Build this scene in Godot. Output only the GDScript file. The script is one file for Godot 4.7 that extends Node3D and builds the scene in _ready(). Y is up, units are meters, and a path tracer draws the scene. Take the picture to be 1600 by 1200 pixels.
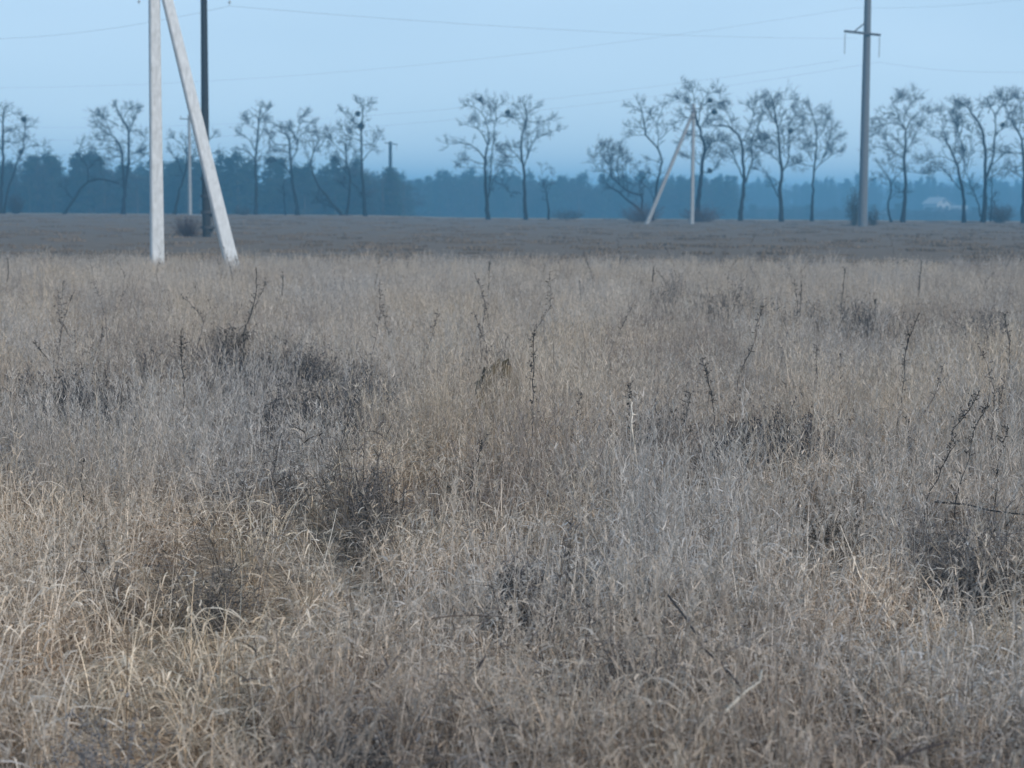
extends Node3D

# ---------------------------------------------------------------- helpers
var rng := RandomNumberGenerator.new()
var used := {}
var M := {}
var patch_noise := FastNoiseLite.new()
var fine_noise := FastNoiseLite.new()
var clump_noise := FastNoiseLite.new()


class Shape:
	# collects ribbons, tubes and solids, then becomes one ArrayMesh
	var v := PackedVector3Array()
	var c := PackedColorArray()
	var n := PackedVector3Array()
	var t := PackedInt32Array()
	var smooth := true

	func ribbon(pts: PackedVector3Array, side: Vector3, w: float, tip: float, col: Color) -> void:
		var k := pts.size()
		var at := v.size()
		for i in k:
			var f := float(i) / (k - 1)
			var h := side * (w * 0.5 * lerpf(1.0, tip, f * f))
			v.append(pts[i] - h)
			v.append(pts[i] + h)
			c.append(col)
			c.append(col)
		for i in k - 1:
			var a := at + i * 2
			t.append_array(PackedInt32Array([a, a + 2, a + 1, a + 1, a + 2, a + 3]))

	func spike(a: Vector3, b: Vector3, r: float, col: Color) -> void:
		# a three sided twig that ends in a point
		var d := (b - a).normalized()
		var x := d.cross(Vector3(0.37, 0.81, 0.45)).normalized()
		var y := d.cross(x)
		var at := v.size()
		for i in 3:
			var q := x * cos(TAU * i / 3.0) + y * sin(TAU * i / 3.0)
			v.append(a + q * r)
			n.append(q)
			c.append(col)
		v.append(b)
		n.append(d)
		c.append(col)
		t.append_array(PackedInt32Array([at, at + 3, at + 1, at + 1, at + 3, at + 2, at + 2, at + 3, at]))

	func tube(pts: PackedVector3Array, rad: PackedFloat32Array, sides: int, col: Color, cap := false) -> void:
		var at := v.size()
		var k := pts.size()
		var x := Vector3.ZERO
		for i in k:
			var d := (pts[mini(i + 1, k - 1)] - pts[maxi(i - 1, 0)]).normalized()
			if i == 0:
				x = d.cross(Vector3(0.31, 0.2, 0.93)).normalized()
			else:
				x = (x - d * x.dot(d)).normalized()
			var y := d.cross(x)
			for s in sides:
				var q := x * cos(TAU * s / sides) + y * sin(TAU * s / sides)
				v.append(pts[i] + q * rad[i])
				n.append(q)
				c.append(col)
		for i in k - 1:
			for s in sides:
				var a := at + i * sides + s
				var b := at + i * sides + (s + 1) % sides
				t.append_array(PackedInt32Array([a, a + sides, b, b, a + sides, b + sides]))
		if cap:
			for e in [0, k - 1]:
				var m := v.size()
				var d: Vector3 = (pts[k - 1] - pts[k - 2]).normalized() if e else (pts[0] - pts[1]).normalized()
				v.append(pts[e])
				n.append(d)
				c.append(col)
				for s in sides:
					var q := at + int(e) * sides + s
					v.append(v[q])
					n.append(d)
					c.append(col)
				for s in sides:
					var near := m + 1 + s
					var next := m + 1 + (s + 1) % sides
					t.append_array(PackedInt32Array([m, next, near] if e else [m, near, next]))

	func hull(rings: Array, cap := true) -> void:
		# loft of rings with the same number of corners, flat shaded
		var k: int = rings[0].size()
		for i in rings.size() - 1:
			for s in k:
				face([rings[i][s], rings[i][(s + 1) % k], rings[i + 1][(s + 1) % k], rings[i + 1][s]])
		if cap:
			face(rings[0])
			var top: Array = rings[rings.size() - 1].duplicate()
			top.reverse()
			face(top)

	func face(p: Array) -> void:
		var at := v.size()
		var q: Vector3 = (p[2] - p[0]).cross(p[1] - p[0]).normalized()
		for a in p:
			v.append(a)
			n.append(q)
			c.append(Color.WHITE)
		for i in range(1, p.size() - 1):
			t.append_array(PackedInt32Array([at, at + i, at + i + 1]))

	func box(at: Vector3, size: Vector3, turn := Basis()) -> void:
		var h := size * 0.5
		var p := []
		for y in [-h.y, h.y]:
			p.append([at + turn * Vector3(-h.x, y, -h.z), at + turn * Vector3(h.x, y, -h.z), at + turn * Vector3(h.x, y, h.z), at + turn * Vector3(-h.x, y, h.z)])
		hull(p)

	func mesh() -> ArrayMesh:
		var a := []
		a.resize(Mesh.ARRAY_MAX)
		a[Mesh.ARRAY_VERTEX] = v
		a[Mesh.ARRAY_COLOR] = c
		if n.size() == v.size():
			a[Mesh.ARRAY_NORMAL] = n
		a[Mesh.ARRAY_INDEX] = t
		var m := ArrayMesh.new()
		m.add_surface_from_arrays(Mesh.PRIMITIVE_TRIANGLES, a)
		return m


func numbered(called: String) -> String:
	var k: int = used.get(called, 0)
	used[called] = k + 1
	return called if k == 0 else "%s_%03d" % [called, k]


func tag(o: Node, label: String, category := "", group := "", kind := "") -> Node:
	o.set_meta("label", label)
	if category:
		o.set_meta("category", category)
	if group:
		o.set_meta("group", group)
	if kind:
		o.set_meta("kind", kind)
	return o


func thing(called: String, label: String, category: String, at: Vector3, group := "") -> Node3D:
	var o := Node3D.new()
	o.name = numbered(called)
	o.position = at
	add_child(o)
	tag(o, label, category, group)
	return o


func build(called: String, s: Shape, m: Material, parent: Node = self, kind := "") -> MeshInstance3D:
	var o := MeshInstance3D.new()
	o.name = called if parent != self else numbered(called)
	o.mesh = s.mesh()
	o.material_override = m
	if kind:
		o.set_meta("kind", kind)
	parent.add_child(o, true)
	return o


func noise_image(frequency: float, octaves: int, low: Color, high: Color, size: int, offset: int, gain := 0.55, mid := Color(0, 0, 0, 0)) -> NoiseTexture2D:
	var f := FastNoiseLite.new()
	f.seed = offset
	f.noise_type = FastNoiseLite.TYPE_SIMPLEX_SMOOTH
	f.frequency = frequency
	f.fractal_octaves = octaves
	f.fractal_gain = gain
	var g := Gradient.new()
	g.set_color(0, low)
	g.set_color(1, high)
	if mid.a > 0.0:
		g.add_point(0.5, mid)
	var n := NoiseTexture2D.new()
	n.width = size
	n.height = size
	n.seamless = true
	n.noise = f
	n.color_ramp = g
	return n


func surface(albedo: Color, rough := 0.9, vertex := false) -> StandardMaterial3D:
	var m := StandardMaterial3D.new()
	m.albedo_color = albedo.linear_to_srgb()
	m.roughness = rough
	m.metallic_specular = 0.25
	m.vertex_color_use_as_albedo = vertex
	return m


func textured(tex: Texture2D, scale: float, rough := 0.9, vertex := false) -> StandardMaterial3D:
	var m := surface(Color.WHITE, rough, vertex)
	m.albedo_texture = tex
	m.uv1_triplanar = true
	m.uv1_world_triplanar = true
	m.uv1_scale = Vector3.ONE * scale
	return m


func lin(r: float, g: float, b: float) -> Color:
	return Color(r, g, b).linear_to_srgb()


func rise(x: float, z: float) -> float:
	# the lie of the land: level field, a faint rise under the tree row, a valley behind it
	var y := smoothstep(-60.0, -155.0, z) * lerpf(0.25, 0.05, smoothstep(-16.0, -3.0, x))
	y -= 5.3 * smoothstep(-182.0, -300.0, z)
	if z > -46.0 and z < 4.0 and absf(x) < 40.0:
		y += 0.05 * patch_noise.get_noise_2d(x * 3.0 + 50.0, z * 3.0) * smoothstep(-45.0, -38.0, z) * smoothstep(4.0, 0.0, z) * smoothstep(40.0, 32.0, absf(x))
	return y


# ---------------------------------------------------------------- the scene
func _ready() -> void:
	var sight := CameraAttributesPhysical.new()
	sight.frustum_focal_length = 59.72
	sight.frustum_focus_distance = 9.5
	sight.frustum_near = 0.1
	sight.frustum_far = 6000.0
	sight.exposure_aperture = 4.2
	var camera := Camera3D.new()
	camera.name = "camera"
	add_child(camera)
	camera.transform = Transform3D(Basis(Vector3.RIGHT, -atan(285.0 / 2986.0)) * Basis(Vector3.BACK, deg_to_rad(0.35)), Vector3(0, 1.6, 0))
	camera.attributes = sight
	camera.fov = rad_to_deg(2.0 * atan(600.0 / 2986.0))
	camera.near = 0.1
	camera.far = 6000.0
	camera.current = true

	var sky_stuff := ProceduralSkyMaterial.new()
	sky_stuff.sky_top_color = lin(0.32, 0.55, 0.83)
	sky_stuff.sky_horizon_color = lin(0.79, 1.00, 1.13)
	sky_stuff.sky_curve = 0.075
	sky_stuff.sky_energy_multiplier = 1.0
	sky_stuff.ground_horizon_color = lin(0.20, 0.24, 0.28)
	sky_stuff.ground_bottom_color = lin(0.12, 0.12, 0.12)
	# a thin veil of high cloud, barely uneven
	var veil := FastNoiseLite.new()
	veil.seed = 5
	veil.frequency = 1.6
	veil.fractal_octaves = 4
	var cover := Image.create(768, 384, false, Image.FORMAT_RGBA8)
	for j in 192:
		var up := PI * (0.5 - (j + 0.5) / 384.0)
		for i in 768:
			var a := TAU * (i + 0.5) / 768.0
			var d := Vector3(cos(a) * cos(up), sin(up) * 4.0, sin(a) * cos(up))
			var k := clampf(0.5 + 0.9 * veil.get_noise_3dv(d * 1.5), 0.0, 1.0)
			cover.set_pixel(i, j, Color(1, 1, 1, 0.09 * k))
	sky_stuff.sky_cover = ImageTexture.create_from_image(cover)
	var sky := Sky.new()
	sky.sky_material = sky_stuff
	var e := Environment.new()
	e.background_mode = Environment.BG_SKY
	e.sky = sky
	e.tonemap_mode = Environment.TONE_MAPPER_LINEAR
	e.tonemap_exposure = 1.0
	e.sdfgi_enabled = true
	e.ssao_enabled = true
	e.ssil_enabled = true
	e.fog_enabled = true
	e.fog_density = 0.0017
	e.fog_light_color = lin(0.29, 0.69, 1.0)
	var world := WorldEnvironment.new()
	world.name = "world"
	world.environment = e
	add_child(world)

	var sun := DirectionalLight3D.new()
	sun.name = "veiled_sun"
	sun.light_color = Color(1.0, 0.98, 0.95)
	sun.light_energy = 1.0
	sun.light_angular_distance = 12.0
	sun.shadow_enabled = true
	sun.rotation_degrees = Vector3(-36, 42, 0)
	add_child(sun)

	rng.seed = 20240311
	patch_noise.seed = 11
	patch_noise.frequency = 0.16
	patch_noise.fractal_octaves = 3
	fine_noise.seed = 23
	fine_noise.frequency = 0.9
	fine_noise.fractal_octaves = 2
	clump_noise.seed = 37
	clump_noise.frequency = 0.45
	clump_noise.fractal_octaves = 2

	materials()
	land()
	woods()
	tree_row()
	poles()
	wires()
	houses()
	bushes()
	weeds()
	grass()


func materials() -> void:
	M.soil = textured(noise_image(0.02, 5, lin(0.10, 0.075, 0.05), lin(0.30, 0.235, 0.165), 512, 3), 0.35)
	M.field = textured(noise_image(0.012, 5, lin(0.094, 0.071, 0.053), lin(0.146, 0.110, 0.081), 1024, 5, 0.62), 0.11)
	M.clod = surface(lin(1, 1, 1), 0.95, true)
	M.clod.albedo_color = Color.WHITE
	M.dry = surface(Color.WHITE, 0.75, true)
	M.dry.backlight_enabled = true
	M.dry.backlight = Color(0.8, 0.74, 0.66)
	M.weed = surface(Color.WHITE, 0.85, true)
	M.bark = surface(Color.WHITE, 0.95, true)
	M.needles = surface(Color.WHITE, 0.9, true)
	M.concrete = textured(noise_image(0.015, 5, lin(0.44, 0.447, 0.455), lin(0.68, 0.688, 0.70), 512, 7, 0.6), 0.8, 0.85)
	M.concrete.uv1_scale = Vector3(1.6, 0.5, 1.6)
	M.concrete.detail_enabled = true
	M.concrete.detail_blend_mode = BaseMaterial3D.BLEND_MODE_MUL
	M.concrete.detail_albedo = noise_image(0.035, 3, lin(0.80, 0.79, 0.77), lin(1, 1, 1), 256, 41, 0.5, lin(0.97, 0.97, 0.97))
	M.old_concrete = textured(noise_image(0.015, 5, lin(0.10, 0.107, 0.115), lin(0.165, 0.17, 0.178), 512, 8, 0.6), 0.7, 0.9)
	M.far_concrete = textured(noise_image(0.02, 5, lin(0.22, 0.225, 0.23), lin(0.34, 0.34, 0.34), 256, 9, 0.6), 0.6, 0.9)
	var grain := textured(noise_image(0.03, 4, lin(0.02, 0.022, 0.024), lin(0.052, 0.053, 0.055), 512, 10), 1.0, 0.95)
	grain.uv1_scale = Vector3(3.0, 0.25, 3.0)
	M.old_wood = grain
	M.steel = surface(Color(0.07, 0.07, 0.075), 0.6)
	M.steel.metallic = 0.4
	M.porcelain = surface(Color(0.34, 0.36, 0.36), 0.3)
	M.wire = surface(Color(0.10, 0.10, 0.11), 0.6)
	M.plaster = textured(noise_image(0.03, 4, lin(0.30, 0.295, 0.29), lin(0.40, 0.39, 0.385), 256, 12), 0.3)
	M.roof = textured(noise_image(0.05, 4, lin(0.24, 0.235, 0.23), lin(0.33, 0.325, 0.32), 256, 13), 0.4)
	M.pane = surface(Color(0.03, 0.035, 0.04), 0.15)
	M.mistletoe = surface(Color.WHITE, 0.9, true)


# ---------------------------------------------------------------- land
func sheet(xs: PackedFloat32Array, zs: PackedFloat32Array, lift: Callable, rounded := true) -> Shape:
	var s := Shape.new()
	for z in zs:
		for x in xs:
			s.v.append(Vector3(x, lift.call(x, z), z))
			s.c.append(Color.WHITE)
	var w := xs.size()
	for j in zs.size() - 1:
		for i in w - 1:
			var a := j * w + i
			s.t.append_array(PackedInt32Array([a, a + w, a + 1, a + 1, a + w, a + w + 1]))
	if not rounded:
		return s
	s.n.resize(s.v.size())
	for j in zs.size():
		for i in w:
			var l := s.v[j * w + maxi(i - 1, 0)]
			var r := s.v[j * w + mini(i + 1, w - 1)]
			var f := s.v[maxi(j - 1, 0) * w + i]
			var b := s.v[mini(j + 1, zs.size() - 1) * w + i]
			var q := (r - l).cross(f - b).normalized()
			s.n[j * w + i] = q if q.y > 0.0 else -q
	return s


func steps(bounds: Array) -> PackedFloat32Array:
	# [from, to, step, to, step ...]
	var out := PackedFloat32Array([bounds[0]])
	var at: float = bounds[0]
	for k in range(1, bounds.size(), 2):
		var n := maxi(1, roundi(absf(bounds[k] - at) / bounds[k + 1]))
		for i in n:
			out.append(lerpf(at, bounds[k], float(i + 1) / n))
		at = bounds[k]
	return out


func land() -> void:
	var g := build("ground", sheet(steps([-1500, -500, 250, -60, 40, -20, 4, 20, 0.5, 60, 4, 500, 40, 1500, 250]), steps([60, 6, 6, -48, 0.5, -180, 6, -310, 10, -700, 65, -1500, 200]), rise), M.soil)
	tag(g, "flat ground under dry grass, running out beyond the tree row", "", "", "structure")
	var furrow := func(x: float, z: float) -> float:
		var edge := smoothstep(-170.0, -166.0, z) * smoothstep(-43.0, -46.0, z)
		return rise(x, z) + 0.006 + edge * (0.03 + 0.006 * sin(z * TAU / 1.4 + 0.6 * sin(x * 0.05)) + 0.010 * fine_noise.get_noise_2d(x * 1.3, z * 1.3))
	var f := build("ploughed_field", sheet(steps([-140, -60, 4, -32, 1, 32, 0.8, 60, 1, 140, 4]), steps([-41, -80, 0.35, -170, 0.45]), furrow, false), M.field)
	tag(f, "bare brown ploughed field between the grass and the trees", "", "", "structure")

	# clods and stubble on the ploughed soil
	var clod := Shape.new()
	for k in 26:
		var p := Vector3(rng.randf_range(-0.6, 0.6), 0.02, rng.randf_range(-0.6, 0.6))
		var r := rng.randf_range(0.03, 0.09)
		var low := []
		var high := []
		for i in 6:
			var a := TAU * i / 6.0
			var q := r * rng.randf_range(0.7, 1.2)
			low.append(p + Vector3(cos(a) * q, -0.03, sin(a) * q))
			high.append(p + Vector3(cos(a) * q * 0.6, r * rng.randf_range(0.5, 0.9), sin(a) * q * 0.6))
		clod.hull([low, high])
	for i in clod.c.size():
		clod.c[i] = Color(0.135, 0.108, 0.084)
	var mm := MultiMesh.new()
	mm.transform_format = MultiMesh.TRANSFORM_3D
	mm.use_colors = true
	mm.mesh = clod.mesh()
	mm.instance_count = 1300
	for i in 1300:
		var z := -44.0 - 122.0 * pow(rng.randf(), 1.3)
		var x := rng.randf_range(-1.0, 1.0) * (8.0 + 0.34 * -z)
		var y := rise(x, z) + 0.05
		mm.set_instance_transform(i, Transform3D(Basis(Vector3.UP, rng.randf() * TAU).scaled(Vector3.ONE * rng.randf_range(0.5, 1.1)), Vector3(x, y, z)))
		var d := rng.randf_range(0.82, 1.18)
		mm.set_instance_color(i, Color(d, d, d))
	var o := MultiMeshInstance3D.new()
	o.name = "clods"
	o.multimesh = mm
	o.material_override = M.clod
	add_child(o)
	tag(o, "loose brown soil clods scattered over the ploughed field", "soil", "", "stuff")


# ---------------------------------------------------------------- woods far behind
func pine(seed_: int, tall: float, wide: float, leafy: bool) -> Shape:
	var r := RandomNumberGenerator.new()
	r.seed = seed_
	var s := Shape.new()
	s.tube(PackedVector3Array([Vector3.ZERO, Vector3(0.1, tall * 0.5, 0), Vector3(0, tall * 0.96, 0.05)]), PackedFloat32Array([0.2, 0.14, 0.03]), 5, Color(0.06, 0.05, 0.045))
	var clumps := 95 if leafy else 60
	for k in clumps:
		var f := pow(r.randf(), 0.75)
		var y := tall * lerpf(0.04, 0.98, f)
		var reach: float
		if leafy:
			reach = wide * sqrt(maxf(0.03, 1.0 - pow(absf(f - 0.62) / 0.45, 2.0)))
		else:
			reach = wide * (1.05 - f * 0.9) * r.randf_range(0.75, 1.15)
		var a := r.randf() * TAU
		var d := reach * sqrt(r.randf())
		var p := Vector3(cos(a) * d, y, sin(a) * d)
		var tone := r.randf_range(0.7, 1.3)
		var col := Color(0.034, 0.052, 0.04) * tone if not leafy else Color(0.055, 0.05, 0.046) * tone
		for j in 12:
			var q := p + Vector3(r.randfn(), r.randfn() * 0.7, r.randfn()) * 0.32
			var dir := Vector3(r.randfn(), r.randfn() * 0.6 + 0.2, r.randfn()).normalized()
			if leafy:
				s.spike(q, q + dir * r.randf_range(0.4, 0.9), 0.035, col)
			else:
				s.spike(q, q + dir * r.randf_range(0.35, 0.6), 0.1, col)
	return s


func woods() -> void:
	var kinds := [pine(1, 13.0, 1.9, false), pine(2, 12.0, 2.3, false), pine(3, 14.0, 1.7, false), pine(4, 11.5, 2.6, true), pine(5, 12.5, 2.9, true)]
	var meshes := []
	for k in kinds:
		meshes.append(k.mesh())
	var belts := [
		# called, label, x from, x to, z from, z to, count, height from, height to, share of pines
		["pine_wood", "dark blue pine wood behind the left half of the tree row", -96.0, -15.5, -250.0, -320.0, 420, 0.67, 0.88, 0.8],
		["mixed_wood", "lower hazy blue wood beyond the middle pair of bare trees", -30.0, 48.0, -395.0, -450.0, 380, 0.80, 1.02, 0.6],
		["distant_wood", "pale hazy wood along the skyline behind the houses at right", 30.0, 215.0, -600.0, -700.0, 620, 0.90, 1.25, 0.5],
		["thicket", "blue grey thicket of low trees in front of the houses", 18.0, 140.0, -420.0, -480.0, 260, 0.42, 0.55, 0.15],
	]
	for b in belts:
		var belt := Node3D.new()
		belt.name = b[0]
		add_child(belt)
		tag(belt, b[1], "wood", "", "stuff")
		var lists := [[], [], [], [], []]
		for i in int(b[6]):
			var x := rng.randf_range(b[2], b[3])
			var z := lerpf(b[4], b[5], pow(rng.randf(), 1.4))
			var k: float = lerpf(b[7], b[8], 0.5 + 0.5 * clump_noise.get_noise_2d(x * 0.11, z * 0.05)) * rng.randf_range(0.88, 1.08)
			if b[0] == "pine_wood" and absf(x + 16.75) < 3.0:
				k = minf(k, 0.70)  # cut low under the power line
			var which := rng.randi() % 3 if rng.randf() < float(b[9]) else 3 + rng.randi() % 2
			lists[which].append(Transform3D(Basis(Vector3.UP, rng.randf() * TAU).scaled(Vector3(rng.randf_range(0.9, 1.3), k, rng.randf_range(0.9, 1.3))), Vector3(x, rise(x, z) - 0.1, z)))
		for w in 5:
			scatter(["pine_trees", "pine_trees", "pine_trees", "bare_trees", "bare_trees"][w], meshes[w], lists[w], [], M.needles, belt)


func scatter(called: String, mesh: Mesh, where: Array, tint: Array, m: Material, parent: Node) -> void:
	if where.is_empty():
		return
	var mm := MultiMesh.new()
	mm.transform_format = MultiMesh.TRANSFORM_3D
	mm.use_colors = not tint.is_empty()
	mm.mesh = mesh
	mm.instance_count = where.size()
	for i in where.size():
		mm.set_instance_transform(i, where[i])
		if not tint.is_empty():
			mm.set_instance_color(i, tint[i])
	var o := MultiMeshInstance3D.new()
	o.name = called
	o.multimesh = mm
	o.material_override = m
	o.set_meta("kind", "stuff")
	parent.add_child(o, true)


# ---------------------------------------------------------------- the row of bare trees
func twigs(s: Shape, p: Vector3, d: Vector3, size: float, level: int, col: Color) -> void:
	# a wavy shoot that divides again, ending in fine sprays
	var len := size * rng.randf_range(0.7, 1.2)
	var bend := Vector3(rng.randfn(), rng.randfn() * 0.5 + 0.35, rng.randfn()) * 0.4
	var q := p + d * len * 0.5
	var d2 := (d + bend).normalized()
	var z := q + d2 * len * 0.5
	if level == 0:
		s.spike(p, p + d2 * len, 0.0055, col)
		return
	s.tube(PackedVector3Array([p, q, z]), PackedFloat32Array([0.008 * level + 0.005, 0.006 * level + 0.004, 0.005]), 3, col)
	for k in 9 if level == 1 else 3 + rng.randi() % 2:
		var f := rng.randf_range(0.25, 1.0)
		var at := p.lerp(q, f * 2.0) if f < 0.5 else q.lerp(z, f * 2.0 - 1.0)
		var out := (d2 + Vector3(rng.randfn(), rng.randfn() * 0.8 + 0.15, rng.randfn()) * 0.75).normalized()
		twigs(s, at, out, size * 0.62, level - 1, col)


func tree(label: String, x: float, z: float, bushy: float, limbs: Array) -> void:
	var o := thing("bare_tree", label, "tree", Vector3(x, rise(x, z) - 0.12, z), "")
	var wood := Shape.new()
	var crown := Shape.new()
	var tone := rng.randf_range(0.8, 1.15)
	var col := Color(0.015, 0.015, 0.016) * tone
	var fine := Color(0.022, 0.021, 0.021) * tone
	var first := []
	for k in limbs.size():
		var l: Array = limbs[k]
		var pts := PackedVector3Array()
		var deep := 0.0
		var drift := rng.randf_range(-0.55, 0.55) if k > 0 else 0.0
		if k > 0:
			# start at the depth of the nearest point of the limbs already there
			var best := 1e9
			for p in first:
				var gap := Vector2(p.x - l[2], p.y - l[3]).length()
				if gap < best:
					best = gap
					deep = p.z
		for i in range(2, l.size(), 2):
			var here := Vector3(l[i], l[i + 1], deep)
			if pts.size():
				var run := Vector2(here.x - pts[-1].x, here.y - pts[-1].y).length()
				deep += drift * run + rng.randfn() * 0.06 * run
				here.z = deep
			pts.append(here)
		# smooth the bends
		var curve := Curve3D.new()
		for i in pts.size():
			var a := pts[maxi(i - 1, 0)]
			var b := pts[mini(i + 1, pts.size() - 1)]
			curve.add_point(pts[i], (a - b) * 0.16, (b - a) * 0.16)
		var long := curve.get_baked_length()
		var count := maxi(4, int(long / 0.45))
		var path := PackedVector3Array()
		var rad := PackedFloat32Array()
		for i in count + 1:
			var f := float(i) / count
			path.append(curve.sample_baked(long * f) + Vector3(rng.randfn(), rng.randfn(), rng.randfn()) * (0.03 if i > 0 and i < count else 0.0))
			var r: float = lerpf(l[0], l[1], pow(f, 0.8)) * rng.randf_range(0.92, 1.1)
			if k > 0:
				r *= 0.86
			if k == 0:
				r *= 1.0 + 0.45 * exp(-f * 14.0)
			rad.append(r)
		wood.tube(path, rad, 7, col, k == 0)
		for p in path:
			first.append(p)
		# shoots along the limb and at its end
		var from := 0.5 if k == 0 else 0.25
		var shoots := int((2.4 if k == 0 else 2.9) * long * (1.0 - from) * bushy) + 2
		for i in shoots:
			var f := rng.randf_range(from, 1.0)
			var at := curve.sample_baked(long * f)
			var ahead := (curve.sample_baked(minf(long, long * f + 0.3)) - curve.sample_baked(maxf(0.0, long * f - 0.3))).normalized()
			var d := (ahead * 0.5 + Vector3(rng.randfn(), rng.randfn() * 0.7 + 0.3, rng.randfn()) * 0.75).normalized()
			twigs(crown, at, d, rng.randf_range(0.55, 1.1) * (0.72 + 0.22 * bushy), 2, fine)
		var tip := path[-1]
		var way := (path[-1] - path[-2]).normalized()
		for i in 2 + int(3 * bushy):
			twigs(crown, tip, (way + Vector3(rng.randfn(), rng.randfn() * 0.6 + 0.1, rng.randfn()) * 0.7).normalized(), rng.randf_range(0.6, 0.95), 2, fine)
	build("trunk", wood, M.bark, o)
	build("crown", crown, M.bark, o)


func clump(label: String, at: Vector3, r: float, called := "mistletoe_clump", category := "mistletoe", col := Color(0.025, 0.028, 0.022)) -> void:
	# a dense ball of short forking shoots
	var s := Shape.new()
	for k in 260:
		var d := Vector3(rng.randfn(), rng.randfn(), rng.randfn()).normalized()
		var a := d * r * rng.randf_range(0.0, 0.5)
		var b := d * r * rng.randf_range(0.75, 1.1) + Vector3(rng.randfn(), rng.randfn(), rng.randfn()) * r * 0.12
		s.spike(a, b, 0.045 * (0.5 + r), col * rng.randf_range(0.7, 1.3))
	var o := build(called, s, M.mistletoe)
	o.position = at
	tag(o, label, category, "dark balls in the bare trees")


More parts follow.
